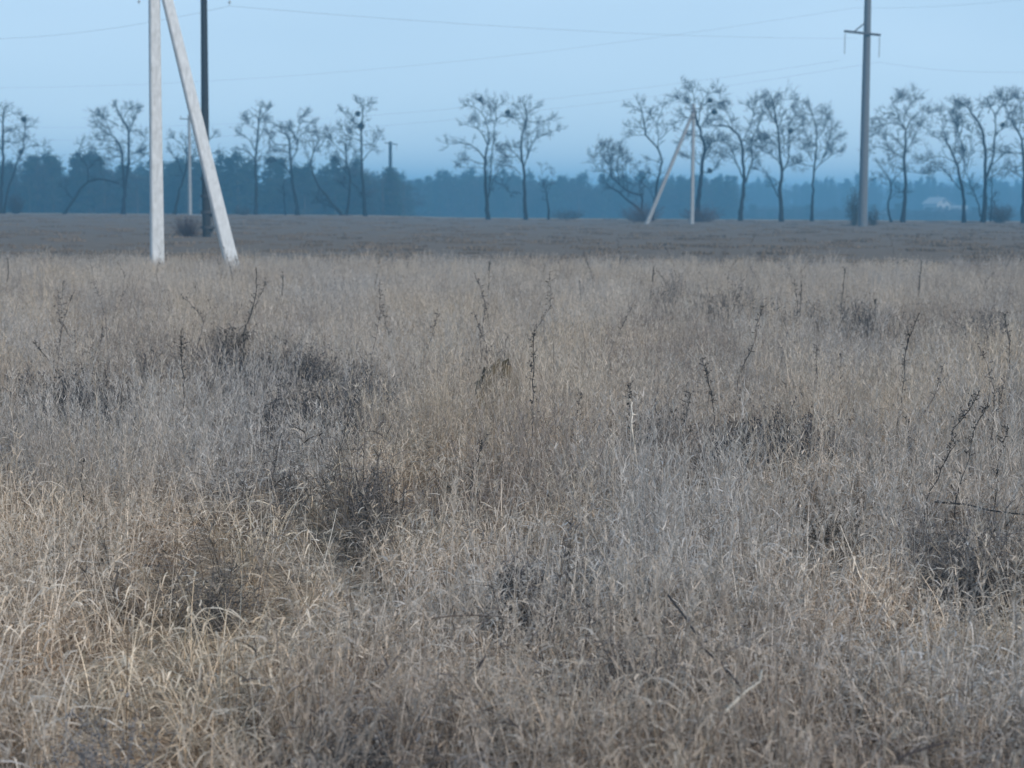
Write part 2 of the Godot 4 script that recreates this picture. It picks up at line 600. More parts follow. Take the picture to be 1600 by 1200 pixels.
func tree_row() -> void:
	tree("bare tree at the left picture edge with knotted upright trunk", -46, -172, 1, [
		[0.212, 0.064, 0, 0, 0.11, 2.29, 0.24, 4.76, 0.31, 6.23, 0.3, 7.83, 0.37, 9.3],
		[0.064, 0.027, 0.28, 6.6, 0.75, 6.54, 1.24, 6.46],
		[0.064, 0.027, 0.29, 7.22, 0.89, 7.65, 1.39, 7.69, 1.88, 7.35],
		[0.053, 0.021, 0.33, 8.08, -0.32, 8.81, -0.93, 9.3],
		[0.064, 0.021, 0.24, 5.74, -0.49, 6.6, -1.23, 6.96],
		[0.053, 0.021, 0.36, 8.94, 0.68, 9.31, 1.17, 9.06],
	])
	tree("slim bare tree leaning right beside the edge tree, dark clump at its top", -45.1, -170, 0.7, [
		[0.136, 0.037, 0, 0, 0.15, 1.16, 0.42, 2.63, 0.87, 3.73, 1.2, 4.83, 1.64, 5.56, 1.78, 6.66, 1.93, 7.99],
		[0.047, 0.021, 1.57, 5.44, 2.2, 6.05, 2.94, 6.18, 3.55, 6.06],
		[0.047, 0.021, 0.87, 3.73, 1.07, 4.71, 1.02, 5.19],
		[0.042, 0.021, 1.78, 6.54, 1.36, 7.14, 1, 7.32],
		[0.037, 0.016, 1.86, 7.39, 2.35, 7.88],
	])
	tree("bare tree slanting steeply right, its top limb arching to the full crowned tree", -39.37, -168, 0.55, [
		[0.145, 0.073, 0, 0, 0.4, 0.61, 0.9, 1.43, 1.52, 2.3, 2.13, 2.97, 2.74, 3.13, 3.35, 3.18, 4.2, 3.04, 4.92, 2.81],
		[0.083, 0.031, 2.13, 2.97, 2.24, 3.64, 2.27, 4.24, 1.86, 5.02],
		[0.062, 0.026, 0.9, 1.4, 0.54, 1.82, 0.31, 2.36],
		[0.052, 0.021, 2.27, 4, 2.89, 4.72, 3.25, 4.85],
		[0.041, 0.021, 1.8, 4.72, 1.69, 5.68, 1.82, 6.16],
	])
	tree("full crowned bare tree with thick double trunk left of the white pole", -34.59, -170, 1.5, [
		[0.189, 0.063, 0, 0, 0.14, 1.37, 0.22, 2.47, 0.48, 4.18, 0.6, 5.52, 0.58, 6.61, 0.51, 7.83, 0.05, 8.43, -0.4, 9.46],
		[0.157, 0.052, 0.13, 2.35, -0.01, 3.57, -0.14, 4.79, -0.14, 5.52, -0.58, 6.67, -1.43, 7.31, -2.28, 7.81],
		[0.068, 0.026, -0.14, 5.52, -0.72, 5.88, -1.21, 6, -2.31, 5.87],
		[0.063, 0.026, 0.52, 6.98, 0.9, 8.07, 1.28, 9.05],
		[0.063, 0.026, -0.32, 7.94, -1.29, 8.42, -2.14, 8.9],
		[0.052, 0.021, 0.63, 5.76, 1.11, 5.52, 1.61, 5.65],
		[0.052, 0.021, 0.55, 7.46, 1.14, 7.53, 1.69, 7.35],
		[0.063, 0.021, -0.11, 5.27, -0.97, 5.15, -1.96, 4.77],
		[0.063, 0.021, 0.24, 4.3, 1.23, 4.79, 1.72, 5.16],
		[0.052, 0.021, 0.05, 8.19, 0.3, 9.04, 0.74, 9.41],
		[0.052, 0.021, -0.59, 6.61, -1.44, 6.6, -2.42, 6.72],
		[0.047, 0.021, -1.19, 7.21, -1.3, 7.94, -1.66, 8.54],
	])
	tree("small bare tree behind the slanted white brace", -29.33, -166, 0.9, [
		[0.142, 0.047, 0, 0, 0.29, 1.38, 0.69, 2.87, 1.09, 4.13, 1.16, 5.34, 1.06, 6.33],
		[0.057, 0.024, 0.76, 3.69, 0.22, 4.9, -0.22, 5.44],
		[0.057, 0.024, 1.04, 4.52, 1.88, 5.62, 3, 6.83],
		[0.047, 0.024, 1.11, 5.34, 0.67, 6.16, 0.07, 6.71],
		[0.047, 0.019, 1.49, 5.07, 2.43, 5.35, 3.54, 5.47],
		[0.047, 0.019, 1.11, 5.78, 1.78, 6.72, 2.18, 7.54],
	])
	tree("slender bare tree with an open forked crown right of the white brace", -22.59, -168, 0.8, [
		[0.166, 0.047, 0, 0, 0.16, 2.44, 0.1, 3.77, 0.06, 4.85, 0.25, 6.66, 0.38, 8.1, 0.51, 9.29],
		[0.067, 0.026, 0.01, 4.97, -0.42, 5.57, -1.09, 5.87],
		[0.057, 0.021, 0.04, 5.81, -0.42, 6.65, -1.14, 7.19],
		[0.047, 0.021, 0.26, 7.5, -0.29, 7.85, -0.64, 8.45],
		[0.047, 0.021, 0.39, 8.22, 0.2, 8.81, -0.4, 8.57],
		[0.047, 0.021, 0.41, 8.34, 0.81, 8.82, 1.11, 9.24],
		[0.047, 0.021, 0.19, 6.29, 0.68, 7.26, 0.99, 8.1],
		[0.041, 0.021, 0.11, 5.33, 0.55, 5.82, 0.48, 5.33],
	])
	tree("bare tree with a wide knobbly crown, second right of the white brace", -18.8, -168, 1.1, [
		[0.176, 0.062, 0, 0, -0.29, 1.84, -0.57, 3.64, -0.63, 4.97, -0.7, 6.29, -0.94, 7.13],
		[0.073, 0.026, -0.62, 4.85, -0.22, 5.57, -0.07, 6.41, -0.21, 7.01, -0.69, 7.61, -1.23, 7.85, -1.84, 7.96],
		[0.062, 0.026, -0.68, 5.45, -1.31, 5.78, -1.85, 5.8],
		[0.067, 0.026, -0.7, 6.23, -1.3, 6.29, -1.91, 6.31, -2.45, 7, -2.86, 8.38],
		[0.052, 0.021, -0.12, 6.41, 0.27, 7.26, 1, 7.38],
		[0.052, 0.021, -0.11, 7.13, 0.1, 7.85, 0.4, 8.34, 1, 8.22],
		[0.062, 0.021, -0.69, 3.76, -1.19, 4.42, -1.86, 4.84],
		[0.047, 0.021, -2.39, 6.88, -2.45, 6.04, -2.54, 5.14],
		[0.052, 0.021, -0.82, 6.89, -1.3, 7.37, -1.78, 7.36],
		[0.047, 0.021, 0.16, 8.09, 0.16, 8.57, 0.52, 8.82],
		[0.041, 0.021, -0.7, 6.29, -0.21, 6.77, -0.57, 7.49],
	])
	tree("thin sapling with hardly any crown between two bare trees", -20.4, -172, 0.25, [
		[0.085, 0.027, 0, 0, -0.06, 0.87, -0.1, 1.61, -0.2, 2.97],
		[0.032, 0.016, -0.08, 1.48, -0.32, 2.22],
	])
	tree("low bare tree bending far left from its foot, pale brushy top", -14.68, -166, 0.8, [
		[0.133, 0.041, 0, 0, -0.42, 0.62, -0.9, 1.15, -2.09, 2.64, -2.59, 3.59, -2.8, 4.3, -2.8, 4.89, -2.44, 5.97, -2.08, 6.8],
		[0.051, 0.020, -0.9, 0.85, -1.38, 1.09, -1.92, 1.27],
		[0.041, 0.020, -2.09, 2.58, -2.33, 1.8, -1.98, 1.45],
		[0.046, 0.015, -2.74, 4.78, -3.1, 5.49, -3.21, 6.32],
		[0.046, 0.015, -2.68, 5.25, -2.56, 5.97, -2.67, 6.91],
		[0.046, 0.015, -2.56, 5.61, -2.08, 5.97, -1.6, 6.92],
	])
	tree("bare tree with twisted upright stem standing in the same root as the low bent one", -14.44, -166, 1.2, [
		[0.123, 0.046, 0, 0, 0.18, 1.24, 0.31, 2.56, 0.31, 3.63, 0.07, 4.58, 0.01, 5.53, -0.11, 6.36],
		[0.046, 0.020, 0.21, 2.38, -0.23, 2.73, -0.35, 2.91],
		[0.051, 0.020, 0.13, 4.58, -0.53, 5.17, -1.36, 5.28, -1.6, 5.99],
		[0.051, 0.020, 0.01, 5.53, -0.65, 5.88, -1.36, 6.83],
		[0.051, 0.020, 0.01, 5.77, 0.43, 6.36, 0.31, 7.19],
		[0.046, 0.020, 0.31, 3.63, -0.41, 4.34, -0.89, 4.81],
		[0.041, 0.020, 0.33, 3.15, 0.78, 2.68, 1.26, 2.2],
	])
	tree("tall straight bare tree carrying two dark round nests, left half of the row", -12.83, -167, 0.85, [
		[0.165, 0.046, 0, 0, -0.15, 1.85, -0.32, 4.25, -0.35, 6.28, -0.35, 7.83, -0.29, 8.9, -0.23, 9.62],
		[0.031, 0.015, -0.23, 9.56, -0.59, 9.91],
		[0.031, 0.015, -0.23, 9.56, 0.13, 9.86],
		[0.057, 0.021, -0.39, 6.64, -1.01, 6.87, -1.61, 7.08, -2.09, 7.64],
		[0.052, 0.021, -0.47, 7.11, -0.89, 7.35, -1.37, 7.7],
		[0.057, 0.021, -0.32, 6.34, 0.31, 6.34, 0.67, 6.52, 1.05, 7.24],
		[0.062, 0.021, -0.3, 4.96, 0.13, 5.56, 0.55, 6.04, 0.93, 6.76],
		[0.041, 0.015, -0.39, 7.95, -1.25, 8.42, -1.91, 9.07],
		[0.052, 0.021, -0.39, 6.04, -0.96, 5.56, -1.38, 4.84],
		[0.041, 0.015, -0.35, 7.47, -0.89, 8.06, -1.13, 8.54],
	])
	tree("tall open bare tree with long level left arm, left of the middle pair", -2.07, -160, 0.85, [
		[0.187, 0.079, 0, 0, -0.12, 1.86, -0.25, 3.59, -0.25, 4.96, -0.11, 6.22],
		[0.079, 0.025, -0.28, 5.08, -0.45, 5.42, -0.97, 5.99, -1.67, 6.42, -2.47, 6.48, -3.34, 6.41],
		[0.069, 0.025, -0.1, 6.34, -0.52, 7.25, -0.98, 7.7, -1.85, 7.98],
		[0.069, 0.025, -0.08, 6.34, 0.03, 7.02, -0.27, 8.39, -0.64, 9.07, -1.1, 9.41, -1.77, 9.58],
		[0.079, 0.035, 0.02, 2.09, 0.13, 3.82, 0.3, 5.54, 0.45, 7.25, 0.45, 8.28, 0.85, 8.85, 1.54, 8.9],
		[0.044, 0.020, 0.45, 8.17, 0.22, 8.56, 0.16, 8.85],
		[0.044, 0.020, 0.63, 8.57, 0.56, 9.42, 1.08, 9.99],
		[0.059, 0.020, 0, 1.98, 0.33, 3.13, 0.76, 4.05, 1.24, 4.97],
		[0.030, 0.015, -0.33, 4.39, -1.31, 4.5, -2.24, 4.49, -2.24, 5.01],
		[0.030, 0.015, -0.32, 4.73, -1.09, 4.96, -1.78, 5.07],
		[0.039, 0.020, -0.87, 7.59, -0.87, 8.27, -1.1, 8.39],
		[0.039, 0.020, -0.58, 9.02, -0.42, 9.64, -0.76, 9.98],
		[0.035, 0.015, -0.29, 8.39, 0.16, 9.19, 0.04, 9.76],
	])
	tree("forked bare tree right of the middle pair, long bough reaching right", 1.05, -160, 0.9, [
		[0.168, 0.049, 0, 0, -0.09, 2.09, -0.17, 4.39, -0.34, 5.53, -0.37, 7.25, -0.08, 7.99, 0.03, 9.13, -0.2, 9.76],
		[0.064, 0.039, -0.17, 4.5, 0.1, 5.42, 0.11, 6.91, -0.07, 7.65],
		[0.059, 0.020, -0.26, 4.82, -0.87, 5.64, -1.56, 6.1, -1.93, 5.98],
		[0.049, 0.020, -0.37, 3.93, -0.98, 4.5, -1.67, 4.61],
		[0.044, 0.020, -0.39, 6.05, -0.76, 6.27, -1.22, 6.21],
		[0.044, 0.020, -0.17, 7.82, -0.65, 8.27, -1.29, 8.63],
		[0.049, 0.020, -0.01, 8.39, 0.96, 8.28, 1.82, 8.43],
		[0.054, 0.020, 0.1, 5.25, 0.51, 6.45, 1.08, 7.03, 2.52, 7.55],
		[0.044, 0.020, -0, 8.83, 0.49, 9.31, 0.72, 9.42],
		[0.035, 0.015, -0.34, 2.32, -0.85, 2.43, -1.43, 2.45, -1.78, 3.06, -2.35, 3.23],
		[0.039, 0.015, 0.51, 6.45, 0.27, 7.25, 0.73, 7.71],
		[0.039, 0.015, -0.06, 8.16, -0.43, 8.96, -0.66, 9.3],
		[0.035, 0.015, -0.64, 5.42, -1.79, 5.41, -2.02, 5.64],
	])
	tree("short broken bare trunk standing alone right of the middle pair", 2.93, -160, 0.3, [
		[0.118, 0.030, 0, 0, 0.07, 0.97, -0.09, 1.77, -0.19, 2.69],
		[0.025, 0.010, -0.13, 1.89, 0.15, 2.92, 0.37, 3.84],
		[0.025, 0.010, -0.17, 2.35, -0.43, 3.15, -0.55, 3.95],
	])
	tree("low bare tree fanning up to the left behind the far slanted brace", 11, -160, 1.2, [
		[0.133, 0.041, 0, 0, -0.47, 1.07, -1.56, 1.84, -2.29, 2.59, -3.07, 3.03],
		[0.113, 0.036, 0.02, 0.06, -0.26, 1.19, -0.3, 2.21, -1.21, 2.48, -2.17, 3.09, -2.81, 3.9, -2.97, 4.99, -3.26, 6.06],
		[0.046, 0.015, -2.78, 3.68, -3.38, 4.16, -3.98, 4.27, -4.38, 5.22],
		[0.046, 0.015, -2.17, 3.09, -2.37, 4.28, -2.32, 5.71],
		[0.046, 0.015, -1.45, 2.56, -1.64, 3.81, -1.6, 5],
		[0.046, 0.015, -2.97, 4.76, -3.63, 5.23, -3.88, 5.82],
		[0.046, 0.015, -2.84, 3.92, -3.27, 4.99, -3.52, 5.7],
		[0.041, 0.015, -0.36, 2.15, -0.49, 3.1, -0.26, 3.58],
		[0.041, 0.015, -2.42, 3.33, -2.79, 4.76, -2.68, 5.95],
		[0.041, 0.015, -1.81, 2.86, -1.95, 4.29, -2.08, 5.47],
	])
	tree("bare tree with a crooked stem and tufted tips left of the far slanted brace", 11.69, -161, 0.7, [
		[0.144, 0.046, 0, 0, 0.16, 1.63, 0.28, 2.47, 0.49, 3.79, 0.74, 5.11, 0.4, 6.18, -0.58, 7.25, -0.71, 8.03, -1.09, 9.63],
		[0.057, 0.021, 0.43, 6.12, 0.48, 7.26, 0.25, 8.21, 0.72, 9.52],
		[0.046, 0.021, -0.64, 7.79, -1.31, 7.94, -1.97, 7.96],
		[0.041, 0.021, 0.53, 3.55, 0.07, 4.02, -0.42, 4.14, -1.26, 4.38],
		[0.041, 0.021, 0.68, 4.93, 0.29, 5.1, -0.07, 5.22],
		[0.041, 0.021, -0.71, 8.2, -0.48, 8.92, -0.12, 9.04],
		[0.041, 0.021, 0.51, 6.9, 1.22, 7.62, 1.82, 7.98, 2.43, 7.63],
		[0.041, 0.021, 0.32, 8.09, -0.11, 8.8, -0.36, 9.04],
		[0.041, 0.021, -0.96, 9.16, -1.33, 9.51, -1.57, 9.63],
		[0.041, 0.015, -0.58, 7.25, -1.06, 7.31, -1.6, 7.24],
		[0.041, 0.015, 0.09, 1.99, -0.4, 2.94, -0.77, 3.18],
	])
	tree("tallest bare tree with thick S-bent trunk beside the far white pole", 15.13, -158, 1.4, [
		[0.233, 0.071, 0, 0, 0.13, 2.07, 0.32, 3.95, 0.42, 5.13, 0.61, 6.19, 0.21, 7.36, -0.08, 8.41, -0.35, 9.34, -0.6, 9.69],
		[0.071, 0.025, 0.59, 5.72, 0.87, 6.19, 1.22, 6.72, 1.81, 6.78],
		[0.056, 0.025, 0.63, 5.25, 0.94, 5.95, 0.81, 6.54],
		[0.056, 0.020, 0.22, 4.31, 1.03, 4.13, 1.6, 4.9, 2.13, 5.61, 2.65, 5.85],
		[0.051, 0.020, -0.04, 8.29, -0.59, 9.46, -1.55, 10.15],
		[0.061, 0.020, 0.02, 8.18, 0.12, 9.46, 0.46, 10.28, 1.16, 10.64],
		[0.051, 0.020, 0.14, 7.71, 0.95, 9, 1.41, 9.35],
		[0.051, 0.020, -0.11, 8.53, -0.82, 8.64, -1.64, 8.28],
		[0.046, 0.020, 0.39, 7.01, -0.32, 7.24, -1.03, 6.88],
		[0.046, 0.020, 0.19, 4.78, -0.29, 5.24, -0.89, 5.36],
		[0.046, 0.020, -0.48, 9.58, -0.37, 10.4, -0.85, 10.86],
		[0.046, 0.020, 0.12, 9.35, 0.7, 9.82, 1.52, 9.82],
	])
	tree("bare tree forking into a narrow V with ragged bushy top", 18.71, -158, 1.45, [
		[0.192, 0.061, 0, 0, 0.18, 2.03, 0.29, 3.56, 0.14, 5.33, -0.06, 6.73, -0.6, 7.55, -1.2, 7.9, -2.38, 8.01],
		[0.091, 0.030, 0.36, 3.33, 0.75, 4.27, 1.03, 5.33, 1.06, 6.98, 1.52, 7.68, 1.88, 8.85],
		[0.066, 0.025, 0.2, 3.68, -0.42, 5.32, -0.82, 6.5, -1.77, 6.84],
		[0.051, 0.020, 0, 6.62, 0.46, 7.44, 0.91, 8.97, 0.48, 9.43],
		[0.046, 0.020, -0.7, 7.61, -0.98, 8.84, -1.34, 9.42],
		[0.046, 0.020, 1.03, 5.1, 1.67, 5.92, 1.78, 6.51],
		[0.046, 0.020, 0.15, 4.86, 0.73, 5.8, 0.6, 6.5],
		[0.046, 0.020, 0.91, 8.85, 1.01, 9.78, 1.47, 10.25],
		[0.046, 0.020, 1.74, 8.5, 2.08, 9.44, 2.43, 9.68],
		[0.046, 0.020, -0.84, 7.78, -1.45, 8.48, -2.04, 8.48],
		[0.046, 0.020, -0.2, 4.86, -1.05, 5.79, -1.87, 5.78],
		[0.040, 0.020, 1.01, 6.74, 1.77, 6.98, 2.25, 6.75],
	])
	tree("bare tree with a round leaning crown and dark lump on its right fork", 22.16, -158, 1.4, [
		[0.192, 0.056, 0, 0, -0.13, 1.84, -0.15, 3.02, -0.06, 4.32, -0.23, 5.96, -0.45, 7.72, -0.64, 8.54, -0.9, 10.05],
		[0.076, 0.035, 0.03, 4.32, 0.47, 5.14, 0.58, 6.79, 0.59, 7.49, 1.15, 7.79],
		[0.056, 0.020, -0.19, 4.79, -0.7, 5.49, -1.65, 5.95, -1.89, 6.18],
		[0.056, 0.020, -0.34, 2.19, -0.77, 3.13, -1.14, 3.96, -1.86, 4.42],
		[0.046, 0.020, 0.15, 4.55, 0.62, 4.79, 1.03, 4.91],
		[0.051, 0.020, -0.45, 7.72, -0.06, 8.89, 0.52, 9.48],
		[0.046, 0.020, -0.51, 8.07, -1.12, 8.88, -1.36, 9.35],
		[0.046, 0.020, 0.58, 6.79, 1.16, 7.02, 1.64, 6.56],
		[0.046, 0.020, 0.59, 7.49, 0.66, 8.31, 1.12, 8.9],
		[0.046, 0.020, -0.77, 9.35, -0.31, 10.06, 0.51, 10.18],
		[0.046, 0.020, -0.23, 5.84, -0.96, 6.89, -1.67, 7.01],
		[0.040, 0.020, -0, 6.08, 0.22, 6.78, -0.03, 7.37],
	])
	tree("paler bare tree with soft rounded twig haze, last before the tall concrete pole", 25.4, -163, 1.6, [
		[0.125, 0.042, 0, 0, 0.07, 2.46, 0.12, 4.4, 0.26, 6.1, 0.22, 8.16, -0.3, 9.6],
		[0.047, 0.021, 0.18, 4.4, 0.89, 5.38, 1.34, 6.96, 1.56, 7.92],
		[0.047, 0.021, 0.05, 4.83, -0.57, 4.95, -1.12, 5],
		[0.042, 0.021, -0.02, 5.25, -0.34, 5.86, -0.84, 6.22],
		[0.042, 0.021, 0.24, 6.95, 0.95, 7.92, 1.3, 8.77],
		[0.042, 0.021, 0.23, 6.47, -0.62, 7.31, -1, 8.15],
		[0.042, 0.021, 0.22, 7.92, 0.57, 8.88, 0.8, 9.25],
		[0.042, 0.021, 0.02, 9.12, -0.66, 9.24, -0.9, 9.12],
		[0.042, 0.016, 0.65, 5.01, 1.37, 5.62, 2.09, 5.99],
		[0.042, 0.016, 1, 5.62, 1.83, 6.96, 2.19, 7.32],
	])
	tree("small crooked bare tree just right of the tall concrete pole", 31.29, -158, 0.9, [
		[0.101, 0.035, 0, 0, -0.47, 1.44, -0.26, 2.38, -0.22, 3.09, -0.6, 4.15, -1.09, 4.73],
		[0.040, 0.020, -0.24, 3.09, 0.12, 3.86, 0.46, 4.27],
		[0.040, 0.015, -0.41, 3.68, -1.07, 3.91, -1.42, 3.79],
		[0.035, 0.015, -0.54, 4.15, -0.38, 4.74, -0.62, 5.09],
		[0.035, 0.015, -0.31, 2.03, 0.15, 2.62, 0.38, 2.62],
	])
	tree("umbrella crowned bare tree right of the tall concrete pole", 32.12, -158, 1.5, [
		[0.192, 0.071, 0, 0, 0.16, 1.91, 0.1, 3.68, 0.01, 5.45, 0.09, 6.62, 0.08, 7.68],
		[0.061, 0.020, -0.02, 5.39, -0.52, 5.68, -1.18, 6.08, -1.4, 6.85],
		[0.061, 0.020, 0.01, 6.03, -0.79, 6.97, -1.51, 7.31, -2.46, 7.43],
		[0.056, 0.020, 0.06, 7.73, -0.59, 8.26, -1.88, 8.13, -2.58, 7.78],
		[0.056, 0.020, 0.04, 7.68, -0.48, 8.61, -0.74, 9.43, -0.58, 10.25],
		[0.061, 0.020, 0.11, 7.79, 0.58, 8.62, 1.51, 9.32, 2.16, 9.33],
		[0.051, 0.020, 0.13, 5.92, 0.63, 6.86, 0.96, 7.92],
		[0.035, 0.015, 0.16, 4.39, 0.7, 4.27, 1.47, 4.14],
		[0.046, 0.020, -0.12, 8.38, 0.09, 9.43, 0.54, 10.14],
		[0.046, 0.020, -0.84, 8.96, -1.55, 9.07, -2.13, 8.72],
		[0.046, 0.020, 0.36, 8.26, 1.3, 8.15, 2.02, 7.8],
		[0.046, 0.020, -0.62, 9.31, -1.1, 9.77, -0.75, 10.13],
		[0.040, 0.020, -1.24, 6.08, -2.08, 6.37, -2.54, 6.13],
	])
	tree("bare tree with brushy upswept branches third from the right edge", 37.15, -158, 1.25, [
		[0.172, 0.061, 0, 0, -0.1, 1.68, -0.28, 3.21, -0.69, 4.97, -1.25, 6.14, -1.68, 6.84],
		[0.061, 0.020, -0.66, 4.91, -0.18, 5.91, -0.76, 7.55, -1.15, 9.66],
		[0.056, 0.020, -0.33, 2.85, -1.49, 4.03, -2.46, 4.84, -3.41, 5.19],
		[0.051, 0.020, -0.69, 4.97, -1.53, 5.55, -2.48, 5.55, -3.42, 5.42],
		[0.046, 0.020, -0.28, 4.15, 0.03, 4.86, -0.38, 6.85, -0.3, 8.73],
		[0.046, 0.020, -0.81, 5.21, -1.45, 6.85, -1.85, 8.48, -1.98, 8.95],
		[0.046, 0.020, -0.63, 7.08, -0.43, 8.37, -0.7, 9.54],
		[0.046, 0.020, -0.94, 5.67, -0.88, 7.55, -1.39, 8.95],
		[0.046, 0.020, -0.18, 3.8, 0.35, 5.92, 0.19, 7.56],
		[0.040, 0.020, -1.49, 4.03, -1.97, 4.38, -2.68, 4.37],
	])
	tree("bare tree with twin dark trunks and clawed top second from the right edge", 38.4, -157, 1.2, [
		[0.211, 0.060, 0, 0, 0.11, 1.48, 0.16, 2.42, 0.07, 4.87, -0, 6.51, -0.38, 8.02, -1.36, 9.52],
		[0.121, 0.045, 0.13, 3.71, 0.52, 5.34, 0.47, 7.33, 0.31, 8.72, -0.18, 9.42],
		[0.050, 0.025, 0.47, 7.33, 1.04, 7.79, 1.5, 7.97],
		[0.070, 0.025, -0.18, 0.66, -0.3, 1.48, -0.81, 2.88, -1.45, 4.51, -1.6, 5.8],
		[0.050, 0.020, 0.54, 4.88, 1.45, 5.87, 2.75, 5.71],
		[0.050, 0.020, 0.92, 7.68, 1.58, 9.31, 0.73, 10.23],
		[0.080, 0.035, 0.62, 0.03, 0.64, 1.6, 0.59, 3.01, 0.44, 4.18],
		[0.045, 0.020, -0.31, 7.9, -0.85, 8.25, -1.35, 9.29, -1.83, 9.64],
		[0.045, 0.020, 0.33, 8.6, 0.64, 9.42, 1.32, 10.01],
		[0.045, 0.020, -0.29, 8.95, -0.07, 9.65, -0.55, 9.76],
		[0.040, 0.020, 0.57, 3.94, 1.37, 4.65, 1.85, 4.42],
		[0.040, 0.020, 1.53, 8.96, 2.15, 9.78, 2.02, 10.13],
	])
	tree("bare tree cut by the right picture edge with drooping left boughs", 41.75, -157, 1.2, [
		[0.191, 0.060, 0, 0, -0.04, 2.14, -0.13, 4.24, -0.28, 6.81, -0.85, 8.09, -1.04, 8.55],
		[0.050, 0.020, -0.12, 3.72, -0.91, 4.35, -1.62, 4.23],
		[0.050, 0.020, -0.23, 5.88, -1.08, 5.87, -1.78, 5.87],
		[0.050, 0.020, -0.26, 6.81, 0.27, 7.98, 0.35, 9.14],
		[0.045, 0.020, -0.54, 7.51, -0.47, 8.9, -0.73, 9.83],
		[0.050, 0.020, -0.16, 4.94, 0.68, 5.88, 1.12, 6.82],
		[0.045, 0.020, -0.91, 8.09, -1.42, 9.36, -2.03, 10.17],
		[0.045, 0.020, -0.13, 4.01, 0.73, 4.48, 1.32, 4.25],
		[0.040, 0.020, -0.19, 7.51, -0.12, 8.91, -0.04, 10.07],
	])
	clump("large dark round nest, lower of the two in the tall straight tree", Vector3(-13.22, 8.04, -167), 0.39, "bird_nest", "nest")
	clump("smaller dark round nest, upper of the two in the tall straight tree", Vector3(-13.48, 9.1, -167), 0.3, "bird_nest", "nest")
	clump("dark round clump hanging between the crowns of the middle pair", Vector3(-0.49, 8.98, -160), 0.27, "mistletoe_clump", "mistletoe")
	clump("small dark clump at the top left of the middle pair", Vector3(-2.83, 10.03, -160), 0.2, "mistletoe_clump", "mistletoe")
	clump("dark clump on the right top of the leftmost edge tree", Vector3(-43.2, 8.57, -170), 0.33, "mistletoe_clump", "mistletoe")
	clump("dark clump low over the wood beside the leftmost edge tree", Vector3(-43.52, 5.73, -170), 0.27, "mistletoe_clump", "mistletoe")
	clump("dark clump in the top of the tallest tree", Vector3(16.09, 9.95, -158), 0.24, "mistletoe_clump", "mistletoe")
	clump("dark smudge on the right shoulder of the tallest tree", Vector3(16.43, 9, -158), 0.29, "mistletoe_clump", "mistletoe")
	clump("dark clump low on the right limb of the tallest tree", Vector3(16.13, 4.21, -158), 0.26, "mistletoe_clump", "mistletoe")
	clump("dark flat clump in the fork of the round leaning crown", Vector3(22.72, 7.49, -158), 0.29, "mistletoe_clump", "mistletoe")
	clump("dark clump at the end of the short right claw of the twin trunked tree", Vector3(39.84, 8.07, -157), 0.24, "mistletoe_clump", "mistletoe")


# ---------------------------------------------------------------- poles and wires
func post_shape(top: Vector3, foot: Vector2, head: Vector2, turn: float) -> Shape:
	# tapered rectangular concrete post with chamfered corners, from the origin to top
	var s := Shape.new()
	var up := top.normalized()
	var side := Basis(Vector3.UP, turn) * Vector3.RIGHT
	side = (side - up * side.dot(up)).normalized()
	var front := side.cross(up)
	var rings := []
	for k in 9:
		var f := k / 8.0
		var h := foot.lerp(head, f) * 0.5
		var ch := 0.025
		var p := top * f
		var ring := []
		for q in [[-h.x + ch, -h.y], [h.x - ch, -h.y], [h.x, -h.y + ch], [h.x, h.y - ch], [h.x - ch, h.y], [-h.x + ch, h.y], [-h.x, h.y - ch], [-h.x, -h.y + ch]]:
			ring.append(p + side * q[0] + front * q[1])
		rings.append(ring)
	s.hull(rings)
	return s


func insulator(s: Shape, top: Vector3, down: Vector3, discs: int) -> void:
	var long := down.length()
	var d := down / long
	s.tube(PackedVector3Array([top, top + down]), PackedFloat32Array([0.012, 0.012]), 6, Color.WHITE, true)
	for k in discs:
		var p := top + d * (long * (0.12 + 0.76 * k / maxf(1.0, discs - 1.0)))
		s.tube(PackedVector3Array([p - d * 0.03, p, p + d * 0.045]), PackedFloat32Array([0.025, 0.045, 0.075]), 10, Color.WHITE, true)


func braced_pole(label: String, at: Vector3, tall: float, foot: Vector3, joint: float, m: Material, turn: float, wide := 1.0) -> Node3D:
	var o := thing("power_pole", label, "utility pole", at)
	build("post", post_shape(Vector3(0, tall, 0), Vector2(0.27, 0.20) * wide, Vector2(0.185, 0.165) * wide, turn), m, o)
	# the brace is cast like the post and leans in against it
	if foot != Vector3.ZERO:
		var b := build("brace", post_shape(Vector3(0, joint, 0) - foot + Vector3(0, 0.1, 0), Vector2(0.28, 0.20) * wide, Vector2(0.19, 0.165) * wide, turn), m, o)
		b.position = foot - Vector3(0, 0.1, 0)
		for k in 2:
			var s := Shape.new()
			s.box(Vector3(0, joint - 0.05 - 0.4 * k, 0), Vector3(0.42 - 0.06 * k, 0.08, 0.30 - 0.02 * k) * wide, Basis(Vector3.UP, turn))
			build("clamp", s, M.steel, o)
	var arm := Shape.new()
	arm.box(Vector3(0, tall - 0.35, 0.13), Vector3(1.5, 0.07, 0.07), Basis(Vector3.UP, 0.5))
	build("crossarm", arm, M.steel, o)
	for k in [-0.65, 0.65]:
		var i := Shape.new()
		insulator(i, Vector3(0, tall - 0.32, 0.13) + Basis(Vector3.UP, 0.5) * Vector3(k, 0.2, 0), Vector3(0, -0.2, 0), 2)
		build("insulator", i, M.porcelain, o)
	return o


